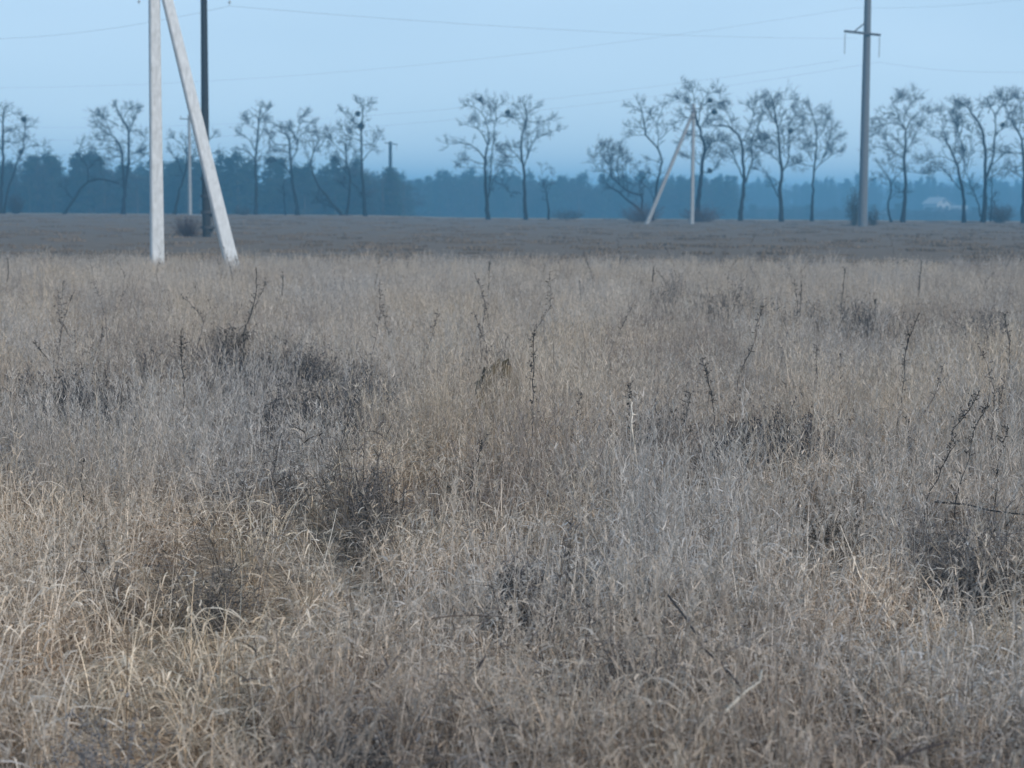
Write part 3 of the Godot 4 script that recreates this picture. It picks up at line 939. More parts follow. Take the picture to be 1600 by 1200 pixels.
func poles() -> void:
	braced_pole("white concrete pole with slanting brace nearest the viewer at the grass edge", Vector3(-7.43, 0, -40), 8.4, Vector3(1.66, 0, 0.1), 6.85, M.concrete, 0.42)
	braced_pole("far pale braced pole standing among the right group of bare trees", Vector3(12.69, 0.04, -136), 8.5, Vector3(-3.28, 0, 0.3), 8.0, M.far_concrete, 0.35)
	braced_pole("far pale pole low behind the slanting white brace", Vector3(-25.93, 0.25, -154), 8.1, Vector3.ZERO, 7.2, M.far_concrete, 0.9)

	# tall dark wooden pole lashed to a concrete stub
	var o := thing("dark_pole", "tall dark wooden pole banded to a stub behind the white brace", "utility pole", Vector3(-12.81, 0.03, -80))
	var s := Shape.new()
	s.tube(PackedVector3Array([Vector3(0.03, -0.3, 0), Vector3(0, 4, 0), Vector3(0, 13.0, 0)]), PackedFloat32Array([0.172, 0.165, 0.12]), 14, Color.WHITE, true)
	build("post", s, M.old_wood, o)
	s = Shape.new()
	s.box(Vector3(0.14, 1.2, -0.24), Vector3(0.24, 3.1, 0.2))
	build("stub", s, M.old_concrete, o)
	for h in [0.42, 1.05, 1.72, 2.45]:
		s = Shape.new()
		s.tube(PackedVector3Array([Vector3(0.06, h - 0.06, -0.09), Vector3(0.06, h, -0.09), Vector3(0.06, h + 0.06, -0.09)]), PackedFloat32Array([0.285, 0.30, 0.285]), 14, Color.WHITE, true)
		build("band", s, M.steel, o)
	s = Shape.new()
	s.box(Vector3(-0.7, 10.75, 0.16), Vector3(4.4, 0.12, 0.1), Basis(Vector3.UP, 0.0))
	build("crossarm", s, M.steel, o)
	for k in [1.08, -2.65]:
		s = Shape.new()
		insulator(s, Vector3(k, 10.7, 0.16), Vector3(0, -1.15, 0), 6)
		build("insulator", s, M.porcelain, o)

	# tall round concrete pole at right with a slightly tipped crossarm
	o = thing("tall_pole", "tall round grey concrete pole with crossarm right of centre group", "utility pole", Vector3(23.7, 0.04, -130))
	s = Shape.new()
	s.tube(PackedVector3Array([Vector3(0, -0.2, 0), Vector3(0, 8, 0), Vector3(0, 17.6, 0)]), PackedFloat32Array([0.31, 0.275, 0.215]), 20, Color.WHITE, true)
	build("post", s, M.old_concrete, o)
	var lower := Basis(Vector3.UP, 0.35) * Basis(Vector3.BACK, -0.06)
	s = Shape.new()
	s.box(Vector3(0, 12.9, 0.32) + lower * Vector3(-0.42, 0, 0), Vector3(2.75, 0.15, 0.13), lower)
	build("crossarm", s, M.steel, o)
	s = Shape.new()
	s.tube(PackedVector3Array([Vector3(0, 12.9, 0.32) + lower * Vector3(-1.05, 0.05, 0), Vector3(-0.2, 13.62, 0.3)]), PackedFloat32Array([0.045, 0.045]), 8, Color.WHITE, true)
	build("strut", s, M.steel, o)
	for k in [-1.74, 0.9]:
		s = Shape.new()
		insulator(s, Vector3(0, 12.85, 0.32) + lower * Vector3(k, 0, 0), Vector3(0, -1.5, 0), 8)
		build("insulator", s, M.porcelain, o)
	s = Shape.new()
	s.box(Vector3(-0.2, 16.6, 0.3), Vector3(2.4, 0.15, 0.13), Basis(Vector3.UP, 0.35))
	build("upper_crossarm", s, M.steel, o)
	s = Shape.new()
	insulator(s, Vector3(-0.85, 16.55, 0.55), Vector3(0, -1.5, 0), 8)
	build("insulator", s, M.porcelain, o)

	# far pole rising out of the pine wood
	o = thing("far_pole", "distant grey pole with tiny crossarm rising out of the pine wood", "utility pole", Vector3(-16.75, -3.76, -262))
	s = Shape.new()
	s.tube(PackedVector3Array([Vector3(0, -3, 0), Vector3(0, 13.4, 0)]), PackedFloat32Array([0.32, 0.22]), 12, Color.WHITE, true)
	build("post", s, M.old_wood, o)
	s = Shape.new()
	s.box(Vector3(0.1, 13.1, 0.25), Vector3(1.9, 0.14, 0.14), Basis(Vector3.UP, 0.5) * Basis(Vector3.BACK, -0.1))
	build("crossarm", s, M.steel, o)
	s = Shape.new()
	insulator(s, Vector3(0.85, 13.0, -0.2), Vector3(0, -0.8, 0), 4)
	build("insulator", s, M.porcelain, o)


func wire(label: String, a: Vector3, b: Vector3, sag: float) -> void:
	var s := Shape.new()
	var pts := PackedVector3Array()
	var rad := PackedFloat32Array()
	for k in 41:
		var f := k / 40.0
		pts.append(a.lerp(b, f) - a - Vector3(0, sag * 4.0 * f * (1.0 - f), 0))
		rad.append(0.0048)
	s.tube(pts, rad, 5, Color.WHITE)
	var o := build("power_line", s, M.wire)
	o.position = a
	tag(o, label, "wire", "power lines across the sky")


func wires() -> void:
	wire("thin dark wire falling right from the left pole insulator to the tall pole", Vector3(-11.73, 9.55, -79.84), Vector3(23.07, 12.65, -130), 0.35)
	wire("thin wire falling left from the left pole insulator out of the picture", Vector3(-11.73, 9.55, -79.84), Vector3(-31.76, 10.14, -104), 0.5)
	wire("faint wire sagging across the whole sky from high on the tall pole", Vector3(22.85, 14.69, -130), Vector3(-49.26, 10.76, -161), 1.5)
	wire("faint wire low over the left trees reaching the left crossarm end", Vector3(21.94, 11.2, -130), Vector3(-52.09, 8.03, -170), 1.7)
	wire("faint wire leaving the tall pole to the right edge, above the tree tops", Vector3(24.48, 11.09, -130), Vector3(36.43, 10.17, -120), 0.5)
	wire("faint wire dropping left from the right crossarm end of the tall pole", Vector3(24.48, 11.09, -130), Vector3(-52.73, 6.97, -172), 1.9)
	wire("faint upper wire leaving the tall pole toward the right edge", Vector3(22.85, 14.69, -130), Vector3(35.66, 14.8, -118), 0.4)


# ---------------------------------------------------------------- houses
func house(label: String, at: Vector3, turn: float, wide: float, deep: float, eave: float, ridge: float) -> void:
	var o := thing("house", label, "house", at)
	o.rotation.y = turn
	var h := wide / 2.0
	var d := deep / 2.0
	var s := Shape.new()
	s.hull([[Vector3(-h, -0.5, -d), Vector3(h, -0.5, -d), Vector3(h, -0.5, d), Vector3(-h, -0.5, d)], [Vector3(-h, eave, -d), Vector3(h, eave, -d), Vector3(h, eave, d), Vector3(-h, eave, d)]])
	for z in [-d, d]:
		s.face([Vector3(-h, eave, z), Vector3(h, eave, z), Vector3(0, ridge, z)])
	build("wall", s, M.plaster, o)
	s = Shape.new()
	for k in [-1.0, 1.0]:
		var lift := Vector3(0, 0.16, 0)
		var a := Vector3(k * (h + 0.45), eave - 0.45 * (ridge - eave) / h, 0)
		var b := Vector3(0, ridge, 0)
		var e := Vector3(0, 0, d + 0.4)
		s.hull([[a - e, b - e, b + e, a + e], [a - e + lift, b - e + lift, b + e + lift, a + e + lift]])
	var rf := build("roof", s, M.roof, o)
	s = Shape.new()
	s.box(Vector3(h * 0.35, ridge + 0.2, -d * 0.3), Vector3(0.6, 1.5, 0.6))
	build("chimney", s, M.old_concrete, rf)
	for k in [-0.5, 0.5]:
		s = Shape.new()
		s.box(Vector3(h * k, eave - 1.3, d + 0.02), Vector3(1.0, 1.3, 0.1))
		build("window", s, M.pane, o)
	s = Shape.new()
	s.box(Vector3(0, eave + (ridge - eave) * 0.35, d + 0.02), Vector3(0.8, 1.0, 0.1))
	build("window", s, M.pane, o)


func houses() -> void:
	house("largest pale roofed house in the hazy wood right of the tall pole", Vector3(123.59, -5.25, -560), 0.5, 5, 6, 7.12, 8.72)
	house("small pale house just left of the third tree from the right edge", Vector3(132.72, -5.25, -575), 1.2, 4.5, 6, 4.82, 6.32)
	house("tiny white house beside the foot of the umbrella crowned tree", Vector3(105.85, -5.25, -545), 0.2, 3.6, 4.5, 3.6, 4.6)


# ---------------------------------------------------------------- bushes, weeds
func bush(called: String, label: String, category: String, at: Vector3, wide: float, tall: float, shoots: int, col: Color, group := "", lump := 0.0) -> Node3D:
	var o := thing(called, label, category, at, group)
	var stem := Shape.new()
	var s := Shape.new()
	for k in shoots:
		# every shoot ends somewhere in a rounded crown
		var u := Vector3(rng.randfn(), rng.randfn(), rng.randfn()).normalized() * pow(rng.randf(), 0.4)
		var z := Vector3(u.x * wide, tall * (0.52 + 0.5 * u.y) * rng.randf_range(0.85, 1.1), u.z * wide)
		var p := Vector3(u.x * wide * 0.25, -0.05, u.z * wide * 0.25)
		var q := p.lerp(z, 0.55) + Vector3(rng.randfn(), absf(rng.randfn()), rng.randfn()) * tall * 0.06
		var len := p.distance_to(z)
		var d := (z - q).normalized()
		var r := (0.0016 + tall * 0.0026) * (0.6 + 0.4 * rng.randf())
		var tone := col * rng.randf_range(0.7, 1.35)
		stem.tube(PackedVector3Array([p, q, z]), PackedFloat32Array([r, r * 0.75, r * 0.35]), 4, tone)
		for j in 11:
			var f := rng.randf_range(0.3, 1.0)
			var at2 := p.lerp(q, f * 2.0) if f < 0.5 else q.lerp(z, f * 2.0 - 1.0)
			var out := (d * 0.8 + Vector3(rng.randfn(), rng.randfn() * 0.6 + 0.2, rng.randfn()) * 0.9).normalized()
			var tip := at2 + out * tall * rng.randf_range(0.08, 0.24)
			s.spike(at2, tip, r * 0.5, tone)
			if lump > 0.0 and rng.randf() < 0.6:
				for i in 3:
					var w := at2.lerp(tip, rng.randf_range(0.4, 1.0))
					s.spike(w, w + Vector3(rng.randfn(), rng.randfn(), rng.randfn()) * lump * 1.4, lump * 0.6, tone * 0.9)
	build("stem", stem, M.weed, o)
	build("twigs", s, M.weed, o, "stuff")
	return o


func stalk(label: String, at: Vector3, path: Array, thick: float, seedy: float, group := "", col := Color(0.062, 0.056, 0.053)) -> Node3D:
	# one dead weed stem with short side shoots and seed clusters; path holds x, y, z triples from its foot
	var o := thing("weed_stalk", label, "weed", at, group)
	var pts := PackedVector3Array()
	for i in range(0, path.size(), 3):
		pts.append(Vector3(path[i], path[i + 1], path[i + 2]))
	var curve := Curve3D.new()
	for i in pts.size():
		var a := pts[maxi(i - 1, 0)]
		var b := pts[mini(i + 1, pts.size() - 1)]
		curve.add_point(pts[i], (a - b) * 0.15, (b - a) * 0.15)
	var long := curve.get_baked_length()
	var count := maxi(5, int(long / 0.05))
	var line := PackedVector3Array()
	var rad := PackedFloat32Array()
	for i in count + 1:
		var f := float(i) / count
		line.append(curve.sample_baked(long * f) + Vector3(rng.randfn(), 0, rng.randfn()) * 0.003)
		rad.append(thick * lerpf(1.0, 0.4, f) * rng.randf_range(0.85, 1.2))
	var s := Shape.new()
	s.tube(line, rad, 6, col)
	build("stem", s, M.weed, o)
	var h := Shape.new()
	for i in int(long * 34.0 * seedy) + 3:
		var f := pow(rng.randf(), 0.75)
		f = lerpf(0.35, 1.0, f)
		var p := curve.sample_baked(long * f)
		var d := Vector3(rng.randfn(), absf(rng.randfn()) * 1.3 + 0.3, rng.randfn()).normalized()
		var tip := p + d * rng.randf_range(0.02, 0.075) * (1.15 - 0.5 * f)
		h.spike(p, tip, thick * 0.35, col)
		for k in 3:
			var q := p.lerp(tip, rng.randf_range(0.3, 1.0))
			h.spike(q, q + Vector3(rng.randfn(), rng.randfn() + 0.4, rng.randfn()) * 0.008, 0.0036, col * rng.randf_range(0.7, 1.3))
	build("seed_heads", h, M.weed, o, "stuff")
	return o


func fallen(called: String, label: String, category: String, at: Vector3, path: Array, thick: float, col: Color) -> void:
	var s := Shape.new()
	var pts := PackedVector3Array()
	var rad := PackedFloat32Array()
	for i in range(0, path.size(), 3):
		pts.append(Vector3(path[i], path[i + 1], path[i + 2]))
		rad.append(thick * (1.0 - 0.5 * i / path.size()))
	s.tube(pts, rad, 6, col, true)
	for k in 16:
		var i := rng.randi() % (pts.size() - 1)
		var p := pts[i].lerp(pts[i + 1], rng.randf())
		s.spike(p, p + Vector3(rng.randfn() * 0.03, rng.randf_range(-0.02, 0.06), rng.randfn() * 0.03), thick * 0.45, col)
	var o := build(called, s, M.weed)
	o.position = at
	tag(o, label, category)


func lump(called: String, label: String, at: Vector3, wide: float, tall: float) -> void:
	var s := Shape.new()
	var n := FastNoiseLite.new()
	n.frequency = 6.0
	var rings := []
	for j in 9:
		var a := PI * 0.5 * j / 8.0
		var ring := []
		for i in 18:
			var b := TAU * i / 18.0
			var d := Vector3(cos(b) * cos(a), sin(a), sin(b) * cos(a))
			ring.append(Vector3(d.x * wide, d.y * tall, d.z * wide) * (1.0 + 0.45 * n.get_noise_3dv(d * 0.35)))
		rings.append(ring)
	s.hull(rings, false)
	for i in s.c.size():
		s.c[i] = Color(0.12, 0.092, 0.058) * (1.0 + 0.8 * n.get_noise_3dv(s.v[i] * 3.0))
	# moss and dead roots standing out of it
	var o := thing(called, label, "earth lump", at)
	build("soil", s, M.clod, o)
	var h := Shape.new()
	for k in 160:
		var b := rng.randf() * TAU
		var a := rng.randf() * 1.5
		var d := Vector3(cos(b) * cos(a), sin(a), sin(b) * cos(a))
		var p := Vector3(d.x * wide, d.y * tall, d.z * wide) * 0.9
		h.spike(p, p + (d + Vector3(rng.randfn(), rng.randfn(), rng.randfn()) * 0.6) * rng.randf_range(0.02, 0.06), 0.004, Color(0.17, 0.13, 0.075) * rng.randf_range(0.5, 1.5))
	build("roots", h, M.weed, o, "stuff")


func tussock(label: String, at: Vector3) -> void:
	# stems that rise, bend over in an arch and leave a hollow below
	var o := thing("grass_tussock", label, "tussock", at)
	var s := Shape.new()
	var d := Shape.new()
	for k in 340:
		var right := rng.randf() < 0.55
		var way := (1.0 if right else -1.0) * rng.randf_range(0.04, 0.27)
		var z := rng.randfn() * 0.12
		var p := Vector3(0.02 + rng.randfn() * 0.035, 0.0, z)
		var top := Vector3(0.02 + way * 0.5, rng.randf_range(0.47, 0.58), z + rng.randfn() * 0.03)
		var end := Vector3(0.02 + way, rng.randf_range(0.2, 0.4), z + rng.randfn() * 0.05)
		var pts := PackedVector3Array()
		for i in 8:
			var f := i / 7.0
			pts.append(p.lerp(top, f).lerp(top.lerp(end, f), f))
		s.ribbon(pts, Vector3(rng.randfn() * 0.3, 0.2, 1).normalized(), 0.007, 0.4, Color(0.07, 0.06, 0.055) * rng.randf_range(0.5, 1.4))
	build("stems", s, M.weed, o, "stuff")
	for k in 120:
		var p := Vector3(rng.randfn() * 0.05, rng.randf_range(0.15, 0.44), rng.randfn() * 0.05)
		d.spike(p, p + Vector3(rng.randfn(), rng.randf(), rng.randfn()) * 0.05, 0.006, Color(0.10, 0.085, 0.075) * rng.randf_range(0.5, 1.4))
	build("dead_leaves", d, M.weed, o, "stuff")


func bushes() -> void:
	bush("bush", "round purplish bare bush left of the dark pole's foot", "bush", Vector3(-13.58, 0.03, -80), 0.75, 1.05, 170, Color(0.085, 0.062, 0.06), "", 0.0120)
	bush("bush", "reddish bare scrub round the foot of the far slanted brace", "bush", Vector3(9.95, 0.05, -148), 2, 1.7, 220, Color(0.10, 0.065, 0.055), "", 0.0200)
	bush("bush", "reddish bare scrub right of the far white pole's foot", "bush", Vector3(14.74, 0.05, -150), 1.9, 1.6, 220, Color(0.10, 0.065, 0.055), "", 0.0200)
	bush("bush", "tall dark shrub hugging the left side of the tall concrete pole", "bush", Vector3(23.67, 0.04, -133), 0.6, 3, 70, Color(0.075, 0.075, 0.065), "", 0.0300)
	bush("bush", "shrub at the right side of the tall concrete pole's foot", "bush", Vector3(25.15, 0.04, -134), 0.5, 1.6, 45, Color(0.07, 0.065, 0.055), "", 0.0300)
	bush("bush", "dark little shrub near the left edge under the bare trees", "bush", Vector3(-44.05, 0.25, -170), 0.8, 2, 150, Color(0.05, 0.045, 0.045), "", 0.0300)
	bush("bush", "low grey scrub between the middle pair and the fanning tree", "bush", Vector3(4.54, 0.05, -163), 1.8, 1.2, 130, Color(0.09, 0.075, 0.065), "", 0.0200)
	bush("bush", "low scrub at the foot of the twin trunked tree", "bush", Vector3(39.99, 0.05, -158), 1.5, 1.9, 170, Color(0.07, 0.06, 0.055), "", 0.0300)
	bush("bush", "low dark scrub right of the slanting white brace", "bush", Vector3(-23.35, 0.25, -166), 1, 0.9, 90, Color(0.06, 0.055, 0.05), "", 0.0200)


func weeds() -> void:
	stalk("tall straight dark stalk rising alone left of the dark arched tussock", Vector3(-2.04, 0, -11.81), [0, -0.03, 0, -0, 0.24, 0, -0, 0.46, -0.04, 0, 0.62, 0.07, 0.01, 0.8, 0.11], 0.0045, 1.2)
	stalk("tall forked dark stalk leaning over the dark arched tussock", Vector3(-2.12, 0, -15.07), [0, -0.03, 0, 0, 0.24, 0.01, 0, 0.58, -0.01, 0.04, 0.67, -0.07, 0.1, 0.9, -0.01, 0.11, 1.05, 0.09], 0.0049, 0.7)
	stalk("short upright dark stalk above the left weed thicket", Vector3(-4.07, 0, -17.75), [0, -0.03, 0, 0, 0.24, -0.01, 0, 0.4, 0.01], 0.0059, 1.5)
	stalk("thin dark stalk right of the short one near the left edge", Vector3(-3.25, 0, -15), [0, -0.03, 0, 0, 0.24, 0.02, 0.01, 0.43, 0.01, 0.03, 0.61, 0.02], 0.0032, 1)
	stalk("slim dark stalk standing below and left of the white pole", Vector3(-5.07, 0, -21.4), [0, -0.03, 0, 0, 0.24, -0.01, 0.02, 0.46, 0.03, 0.04, 0.68, -0.02], 0.0053, 1.1)
	stalk("dark crooked stalk at the far left edge of the grass", Vector3(-7.75, 0, -29.17), [0, -0.03, 0, 0.01, 0.24, 0.01, 0.06, 0.44, -0, 0.04, 0.69, -0.04], 0.0094, 0.7)
	stalk("dark thin stalk between the white pole's feet", Vector3(-3.77, 0, -22.76), [0, -0.03, 0, 0, 0.24, -0, 0, 0.58, 0.02], 0.0054, 0.8)
	stalk("thin stalk right of the brace foot against the pale grass", Vector3(-2.67, 0, -22), [0, -0.03, 0, 0, 0.24, -0.02, 0.01, 0.48, -0.04, 0.03, 0.76, 0.02], 0.0053, 0.8)
	stalk("leaning dark stalk above the left weed thicket, slanting to the left", Vector3(-3.19, 0, -13.75), [0, -0.03, 0, -0.01, 0.24, 0.03, -0.1, 0.38, 0.03, -0.26, 0.58, 0.03], 0.0043, 0.9)
	stalk("dark seedy stalk at the far grass edge left of the middle pair", Vector3(-0.35, 0, -27.52), [0, -0.03, 0, 0, 0.24, -0.02, 0.01, 0.45, 0.02, 0.02, 0.75, 0.08], 0.0106, 1.1)
	stalk("tall straight thin stalk right of the brown lump", Vector3(0.12, 0, -10.8), [0, -0.03, 0, -0, 0.24, 0.01, -0, 0.5, -0.03, 0, 0.68, -0.07, -0, 0.86, 0.05], 0.0042, 1.3)
	stalk("short stalk in the grass below the short broken trunk", Vector3(0.93, 0, -25.91), [0, -0.03, 0, -0, 0.24, -0.02, -0.02, 0.55, -0.05], 0.0073, 0.7)
	stalk("dark seedy stalk beside the pale curved stem", Vector3(0.72, 0, -11.52), [0, -0.03, 0, -0, 0.24, -0.02, -0.01, 0.35, 0.05, 0, 0.49, -0.06], 0.0055, 2.2)
	stalk("slanting dark stalk left of the pale curved stem", Vector3(0.35, 0, -11.27), [0, -0.03, 0, 0, 0.24, 0.03, 0.03, 0.35, 0.04, 0.06, 0.48, 0], 0.0042, 1.3)
	stalk("thick dark seed stalk right of the pale curved stem", Vector3(1.01, 0, -10.85), [0, -0.03, 0, -0, 0.24, -0.01, -0.01, 0.37, -0.04, 0.01, 0.51, -0.05], 0.0060, 2.4)
	stalk("dark stalk pair's left member right of the pale curved stem", Vector3(1.28, 0, -11.99), [0, -0.03, 0, -0, 0.24, -0, -0.03, 0.43, 0.02, -0.05, 0.49, 0.08, -0.08, 0.62, -0.07], 0.0045, 1.4)
	stalk("tall bent dark stalk leaning right in the right half", Vector3(1.55, 0, -13.27), [0, -0.03, 0, 0.01, 0.24, -0.02, 0.06, 0.48, 0.02, 0.12, 0.62, 0.08, 0.14, 0.76, 0.06, 0.19, 0.89, 0.04], 0.0042, 1)
	stalk("short knotted dark stalk with heavy seed clusters right of the tall bent one", Vector3(2.25, 0, -13.81), [0, -0.03, 0, -0, 0.24, 0.01, -0.03, 0.31, 0.03, -0.05, 0.44, 0.01, -0.04, 0.58, -0.01], 0.0052, 1.9)
	stalk("straight thin faint stalk right of the knotted one", Vector3(2.22, 0, -12.76), [0, -0.03, 0, -0, 0.24, 0.01, -0.01, 0.4, -0.05, -0.01, 0.59, -0.04], 0.0036, 0.8)
	stalk("tall slightly leaning stalk below the tall concrete pole", Vector3(2.42, 0, -11.88), [0, -0.03, 0, 0, 0.24, -0.02, 0.03, 0.49, -0.02, 0.05, 0.7, -0.08, 0.09, 0.93, 0.1], 0.0040, 0.9)
	stalk("dark stalk at the far grass edge below the umbrella crowned tree", Vector3(5.89, 0, -27.72), [0, -0.03, 0, 0, 0.24, -0.01, 0.01, 0.48, -0.01, 0.02, 0.78, 0.07], 0.0106, 0.8)
	stalk("long leaning stalk with thick seed head, left of two rising from the fallen stem", Vector3(1.87, 0, -8.52), [0, -0.03, 0, 0, 0.24, -0.03, 0.03, 0.33, 0, 0.07, 0.43, -0.01, 0.1, 0.53, 0.07, 0.12, 0.59, -0.04, 0.15, 0.68, 0.09, 0.17, 0.77, 0.19], 0.0034, 1)
	stalk("long leaning stalk, right of two rising from the fallen stem", Vector3(1.98, 0, -8.52), [0, -0.03, 0, 0.01, 0.24, 0.03, 0.04, 0.39, 0.04, 0.06, 0.47, 0.06, 0.1, 0.57, -0.03, 0.12, 0.63, -0.03, 0.14, 0.69, 0.02, 0.16, 0.76, 0.01], 0.0034, 0.7)
	stalk("thin upright stalk at the right end of the fallen stem", Vector3(2.21, 0, -8.66), [0, -0.03, 0, 0, 0.24, 0.01, 0.01, 0.37, 0.02, 0.03, 0.46, -0.03, 0.04, 0.61, 0.06], 0.0036, 0.8)
	stalk("dark wavy stalk close to the right picture edge", Vector3(3.54, 0, -13.52), [0, -0.03, 0, 0, 0.24, 0.01, 0, 0.47, -0.03, -0.04, 0.66, 0.08, -0.03, 0.82, -0.12], 0.0051, 1.3)
	stalk("dark stalk at the far right grass edge below the twin trunked tree", Vector3(4, 0, -23.3), [0, -0.03, 0, 0, 0.24, 0.02, 0.02, 0.54, 0.04, 0.04, 0.81, 0.04], 0.0069, 0.9)
	stalk("dark pointed stalk behind the far right thicket", Vector3(4.09, 0, -21.49), [0, -0.03, 0, -0, 0.24, -0.02, -0.02, 0.54, 0.05], 0.0105, 1.6)
	stalk("thin stalk left of the tall concrete pole in the far grass", Vector3(3.53, 0, -23.39), [0, -0.03, 0, -0, 0.24, -0.01, -0, 0.65, 0.01], 0.0083, 0.8)
	stalk("short dark seed stalk below the tall leaning one", Vector3(2.27, 0, -10.85), [0, -0.03, 0, 0, 0.24, 0.03, 0, 0.37, -0.03], 0.0055, 2.2)
	stalk("bent bare stem standing in the matted grass at lower left", Vector3(-1.87, 0, -8.32), [0, -0.03, 0, -0, 0.24, 0.02, -0.02, 0.33, 0, -0.02, 0.47, -0.02], 0.0038, 0.2)
	stalk("short slanting dark stalk near the picture centre", Vector3(-0.2, 0, -9.53), [0, -0.03, 0, 0, 0.24, 0, 0.03, 0.32, -0.06, 0.07, 0.41, -0.06], 0.0050, 1.8)
	stalk("thin stalk at the far edge below the fanning tree", Vector3(1.91, 0, -26.54), [0, -0.03, 0, 0, 0.24, -0.02, 0.03, 0.46, -0.04, 0.04, 0.72, 0.07], 0.0096, 0.9)
	stalk("dark curved stalk in the far grass left of the tussock", Vector3(-3.97, 0, -19.51), [0, -0.03, 0, 0.01, 0.24, -0.03, 0.07, 0.33, 0.01, 0.18, 0.39, 0.01], 0.0050, 1)
	stalk("short dark stalk left of the brown lump", Vector3(-0.27, 0, -17.14), [0, -0.03, 0, -0, 0.24, -0.02, -0.03, 0.42, 0.05], 0.0035, 0.8)
	stalk("pale curved bare stem beside the dark seedy stalk", Vector3(0.66, 0, -10.02), [0, -0.03, 0, -0, 0.24, 0.01, -0.02, 0.34, 0.01, -0.03, 0.44, 0.04, -0.02, 0.54, -0.11], 0.0075, 0.05, "", Color(0.62, 0.55, 0.47))
	fallen("fallen_stem", "long dark fallen stem lying level near the right edge", "weed", Vector3(1.9, 0.27, -8.49), [0, 0, 0, 0.13, 0, 0.07, 0.19, 0, 0.23, 0.31, 0, 0.34, 0.39, 0, 0.47], 0.0045, Color(0.06, 0.052, 0.048))
	fallen("broken_branch", "dark broken branch slanting down to the pale twig at lower right", "branch", Vector3(0.5, 0.36, -5.97), [0, 0, 0, 0.03, 0, 0.39, 0.04, 0, 0.72, 0.08, 0, 0.99, 0.09, 0, 1.11, 0.08, 0, 1.23], 0.0042, Color(0.055, 0.045, 0.042))
	fallen("pale_twig", "pale bent twig crossing the lower end of the dark broken branch", "branch", Vector3(0.52, 0.38, -4.51), [0, 0, 0, 0.04, 0, -0.11, 0.08, 0, -0.21, 0.12, 0, -0.29, 0.14, 0, -0.41], 0.0042, Color(0.42, 0.37, 0.31))
	fallen("dark_twig", "forked dark twig at the bottom edge right of centre", "branch", Vector3(0.87, 0.36, -4.19), [0, 0, 0, 0.06, 0, -0.07, 0.11, 0, -0.11, 0.15, 0, -0.14], 0.0035, Color(0.05, 0.042, 0.04))
	fallen("dark_twig", "thin dark twig lying level in the lower centre grass", "branch", Vector3(-0.24, 0.34, -5.7), [0, 0, 0, 0.06, 0, -0.04, 0.13, 0, -0.05, 0.23, 0, -0.03], 0.0025, Color(0.10, 0.08, 0.07))
	bush("weed_thicket", "dark tangled weed thicket at the left under the leaning stalk", "weeds", Vector3(-2.83, 0, -12.14), 0.23, 0.57, 138, Color(0.062, 0.06, 0.064), "", 0.006)
	bush("weed_thicket", "low dark weeds right of the left thicket", "weeds", Vector3(-2.6, 0, -12.15), 0.24, 0.47, 114, Color(0.062, 0.06, 0.064), "", 0.006)
	bush("weed_thicket", "bluish dark weeds left of the arched tussock", "weeds", Vector3(-2.94, 0, -15.37), 0.29, 0.43, 103, Color(0.062, 0.06, 0.064), "", 0.006)
	bush("weed_thicket", "dark seedy weeds in the grass right of the arched tussock", "weeds", Vector3(-1.56, 0, -14.45), 0.38, 0.54, 161, Color(0.062, 0.06, 0.064), "", 0.006)
	bush("weed_thicket", "low dark weeds below the arched tussock", "weeds", Vector3(-1.5, 0, -12.02), 0.27, 0.43, 92, Color(0.062, 0.06, 0.064), "", 0.006)
	bush("weed_thicket", "dark weeds right of the low ones under the tussock", "weeds", Vector3(-1.12, 0, -11.69), 0.26, 0.47, 126, Color(0.062, 0.06, 0.064), "", 0.006)
	bush("weed_thicket", "dark dead weeds left of the picture centre", "weeds", Vector3(-0.65, 0, -8.72), 0.16, 0.41, 55, Color(0.11, 0.10, 0.097), "", 0.006)
	bush("weed_thicket", "dark greyish weed patch in the middle of the foreground", "weeds", Vector3(0.04, 0, -6.78), 0.11, 0.38, 55, Color(0.11, 0.10, 0.097), "", 0.006)
	bush("weed_thicket", "dark bushy weeds in the far grass below the tall concrete pole", "weeds", Vector3(3.96, 0, -21.51), 0.43, 0.57, 172, Color(0.062, 0.06, 0.064), "", 0.006)
	bush("weed_thicket", "dark weeds in the far grass near the right edge", "weeds", Vector3(4.78, 0, -19.52), 0.34, 0.58, 172, Color(0.062, 0.06, 0.064), "", 0.006)
	bush("weed_thicket", "wide faint dark weeds in the far grass right of centre", "weeds", Vector3(2.72, 0, -23.23), 0.64, 0.6, 138, Color(0.062, 0.06, 0.064), "", 0.006)
	bush("weed_thicket", "brown weed clump right of centre with dark base", "weeds", Vector3(1.32, 0, -7.76), 0.16, 0.42, 60, Color(0.12, 0.095, 0.075), "", 0.006)
	bush("weed_thicket", "dark weeds along the right edge below the fallen stem", "weeds", Vector3(1.76, 0, -7.21), 0.2, 0.37, 65, Color(0.11, 0.10, 0.097), "", 0.006)
	bush("weed_thicket", "dark weeds in the grass between the seed stalk and the bent stalk", "weeds", Vector3(1.37, 0, -10.71), 0.35, 0.45, 149, Color(0.062, 0.06, 0.064), "", 0.006)
	bush("weed_thicket", "thin bluish grey weeds in the lower left corner", "weeds", Vector3(-1.05, 0, -4.74), 0.19, 0.39, 30, Color(0.19, 0.18, 0.18), "", 0.006)
	bush("weed_thicket", "thin dark weeds left of the bottom centre", "weeds", Vector3(-0.39, 0, -4.76), 0.12, 0.33, 25, Color(0.16, 0.15, 0.145), "", 0.006)
	bush("weed_thicket", "dark weeds behind the broken branch", "weeds", Vector3(0.39, 0, -5.69), 0.13, 0.34, 45, Color(0.11, 0.10, 0.097), "", 0.006)
	bush("weed_thicket", "low straggling weeds across the flattened grass at lower left", "weeds", Vector3(-1.13, 0, -6.98), 0.25, 0.31, 35, Color(0.13, 0.115, 0.105), "", 0.006)
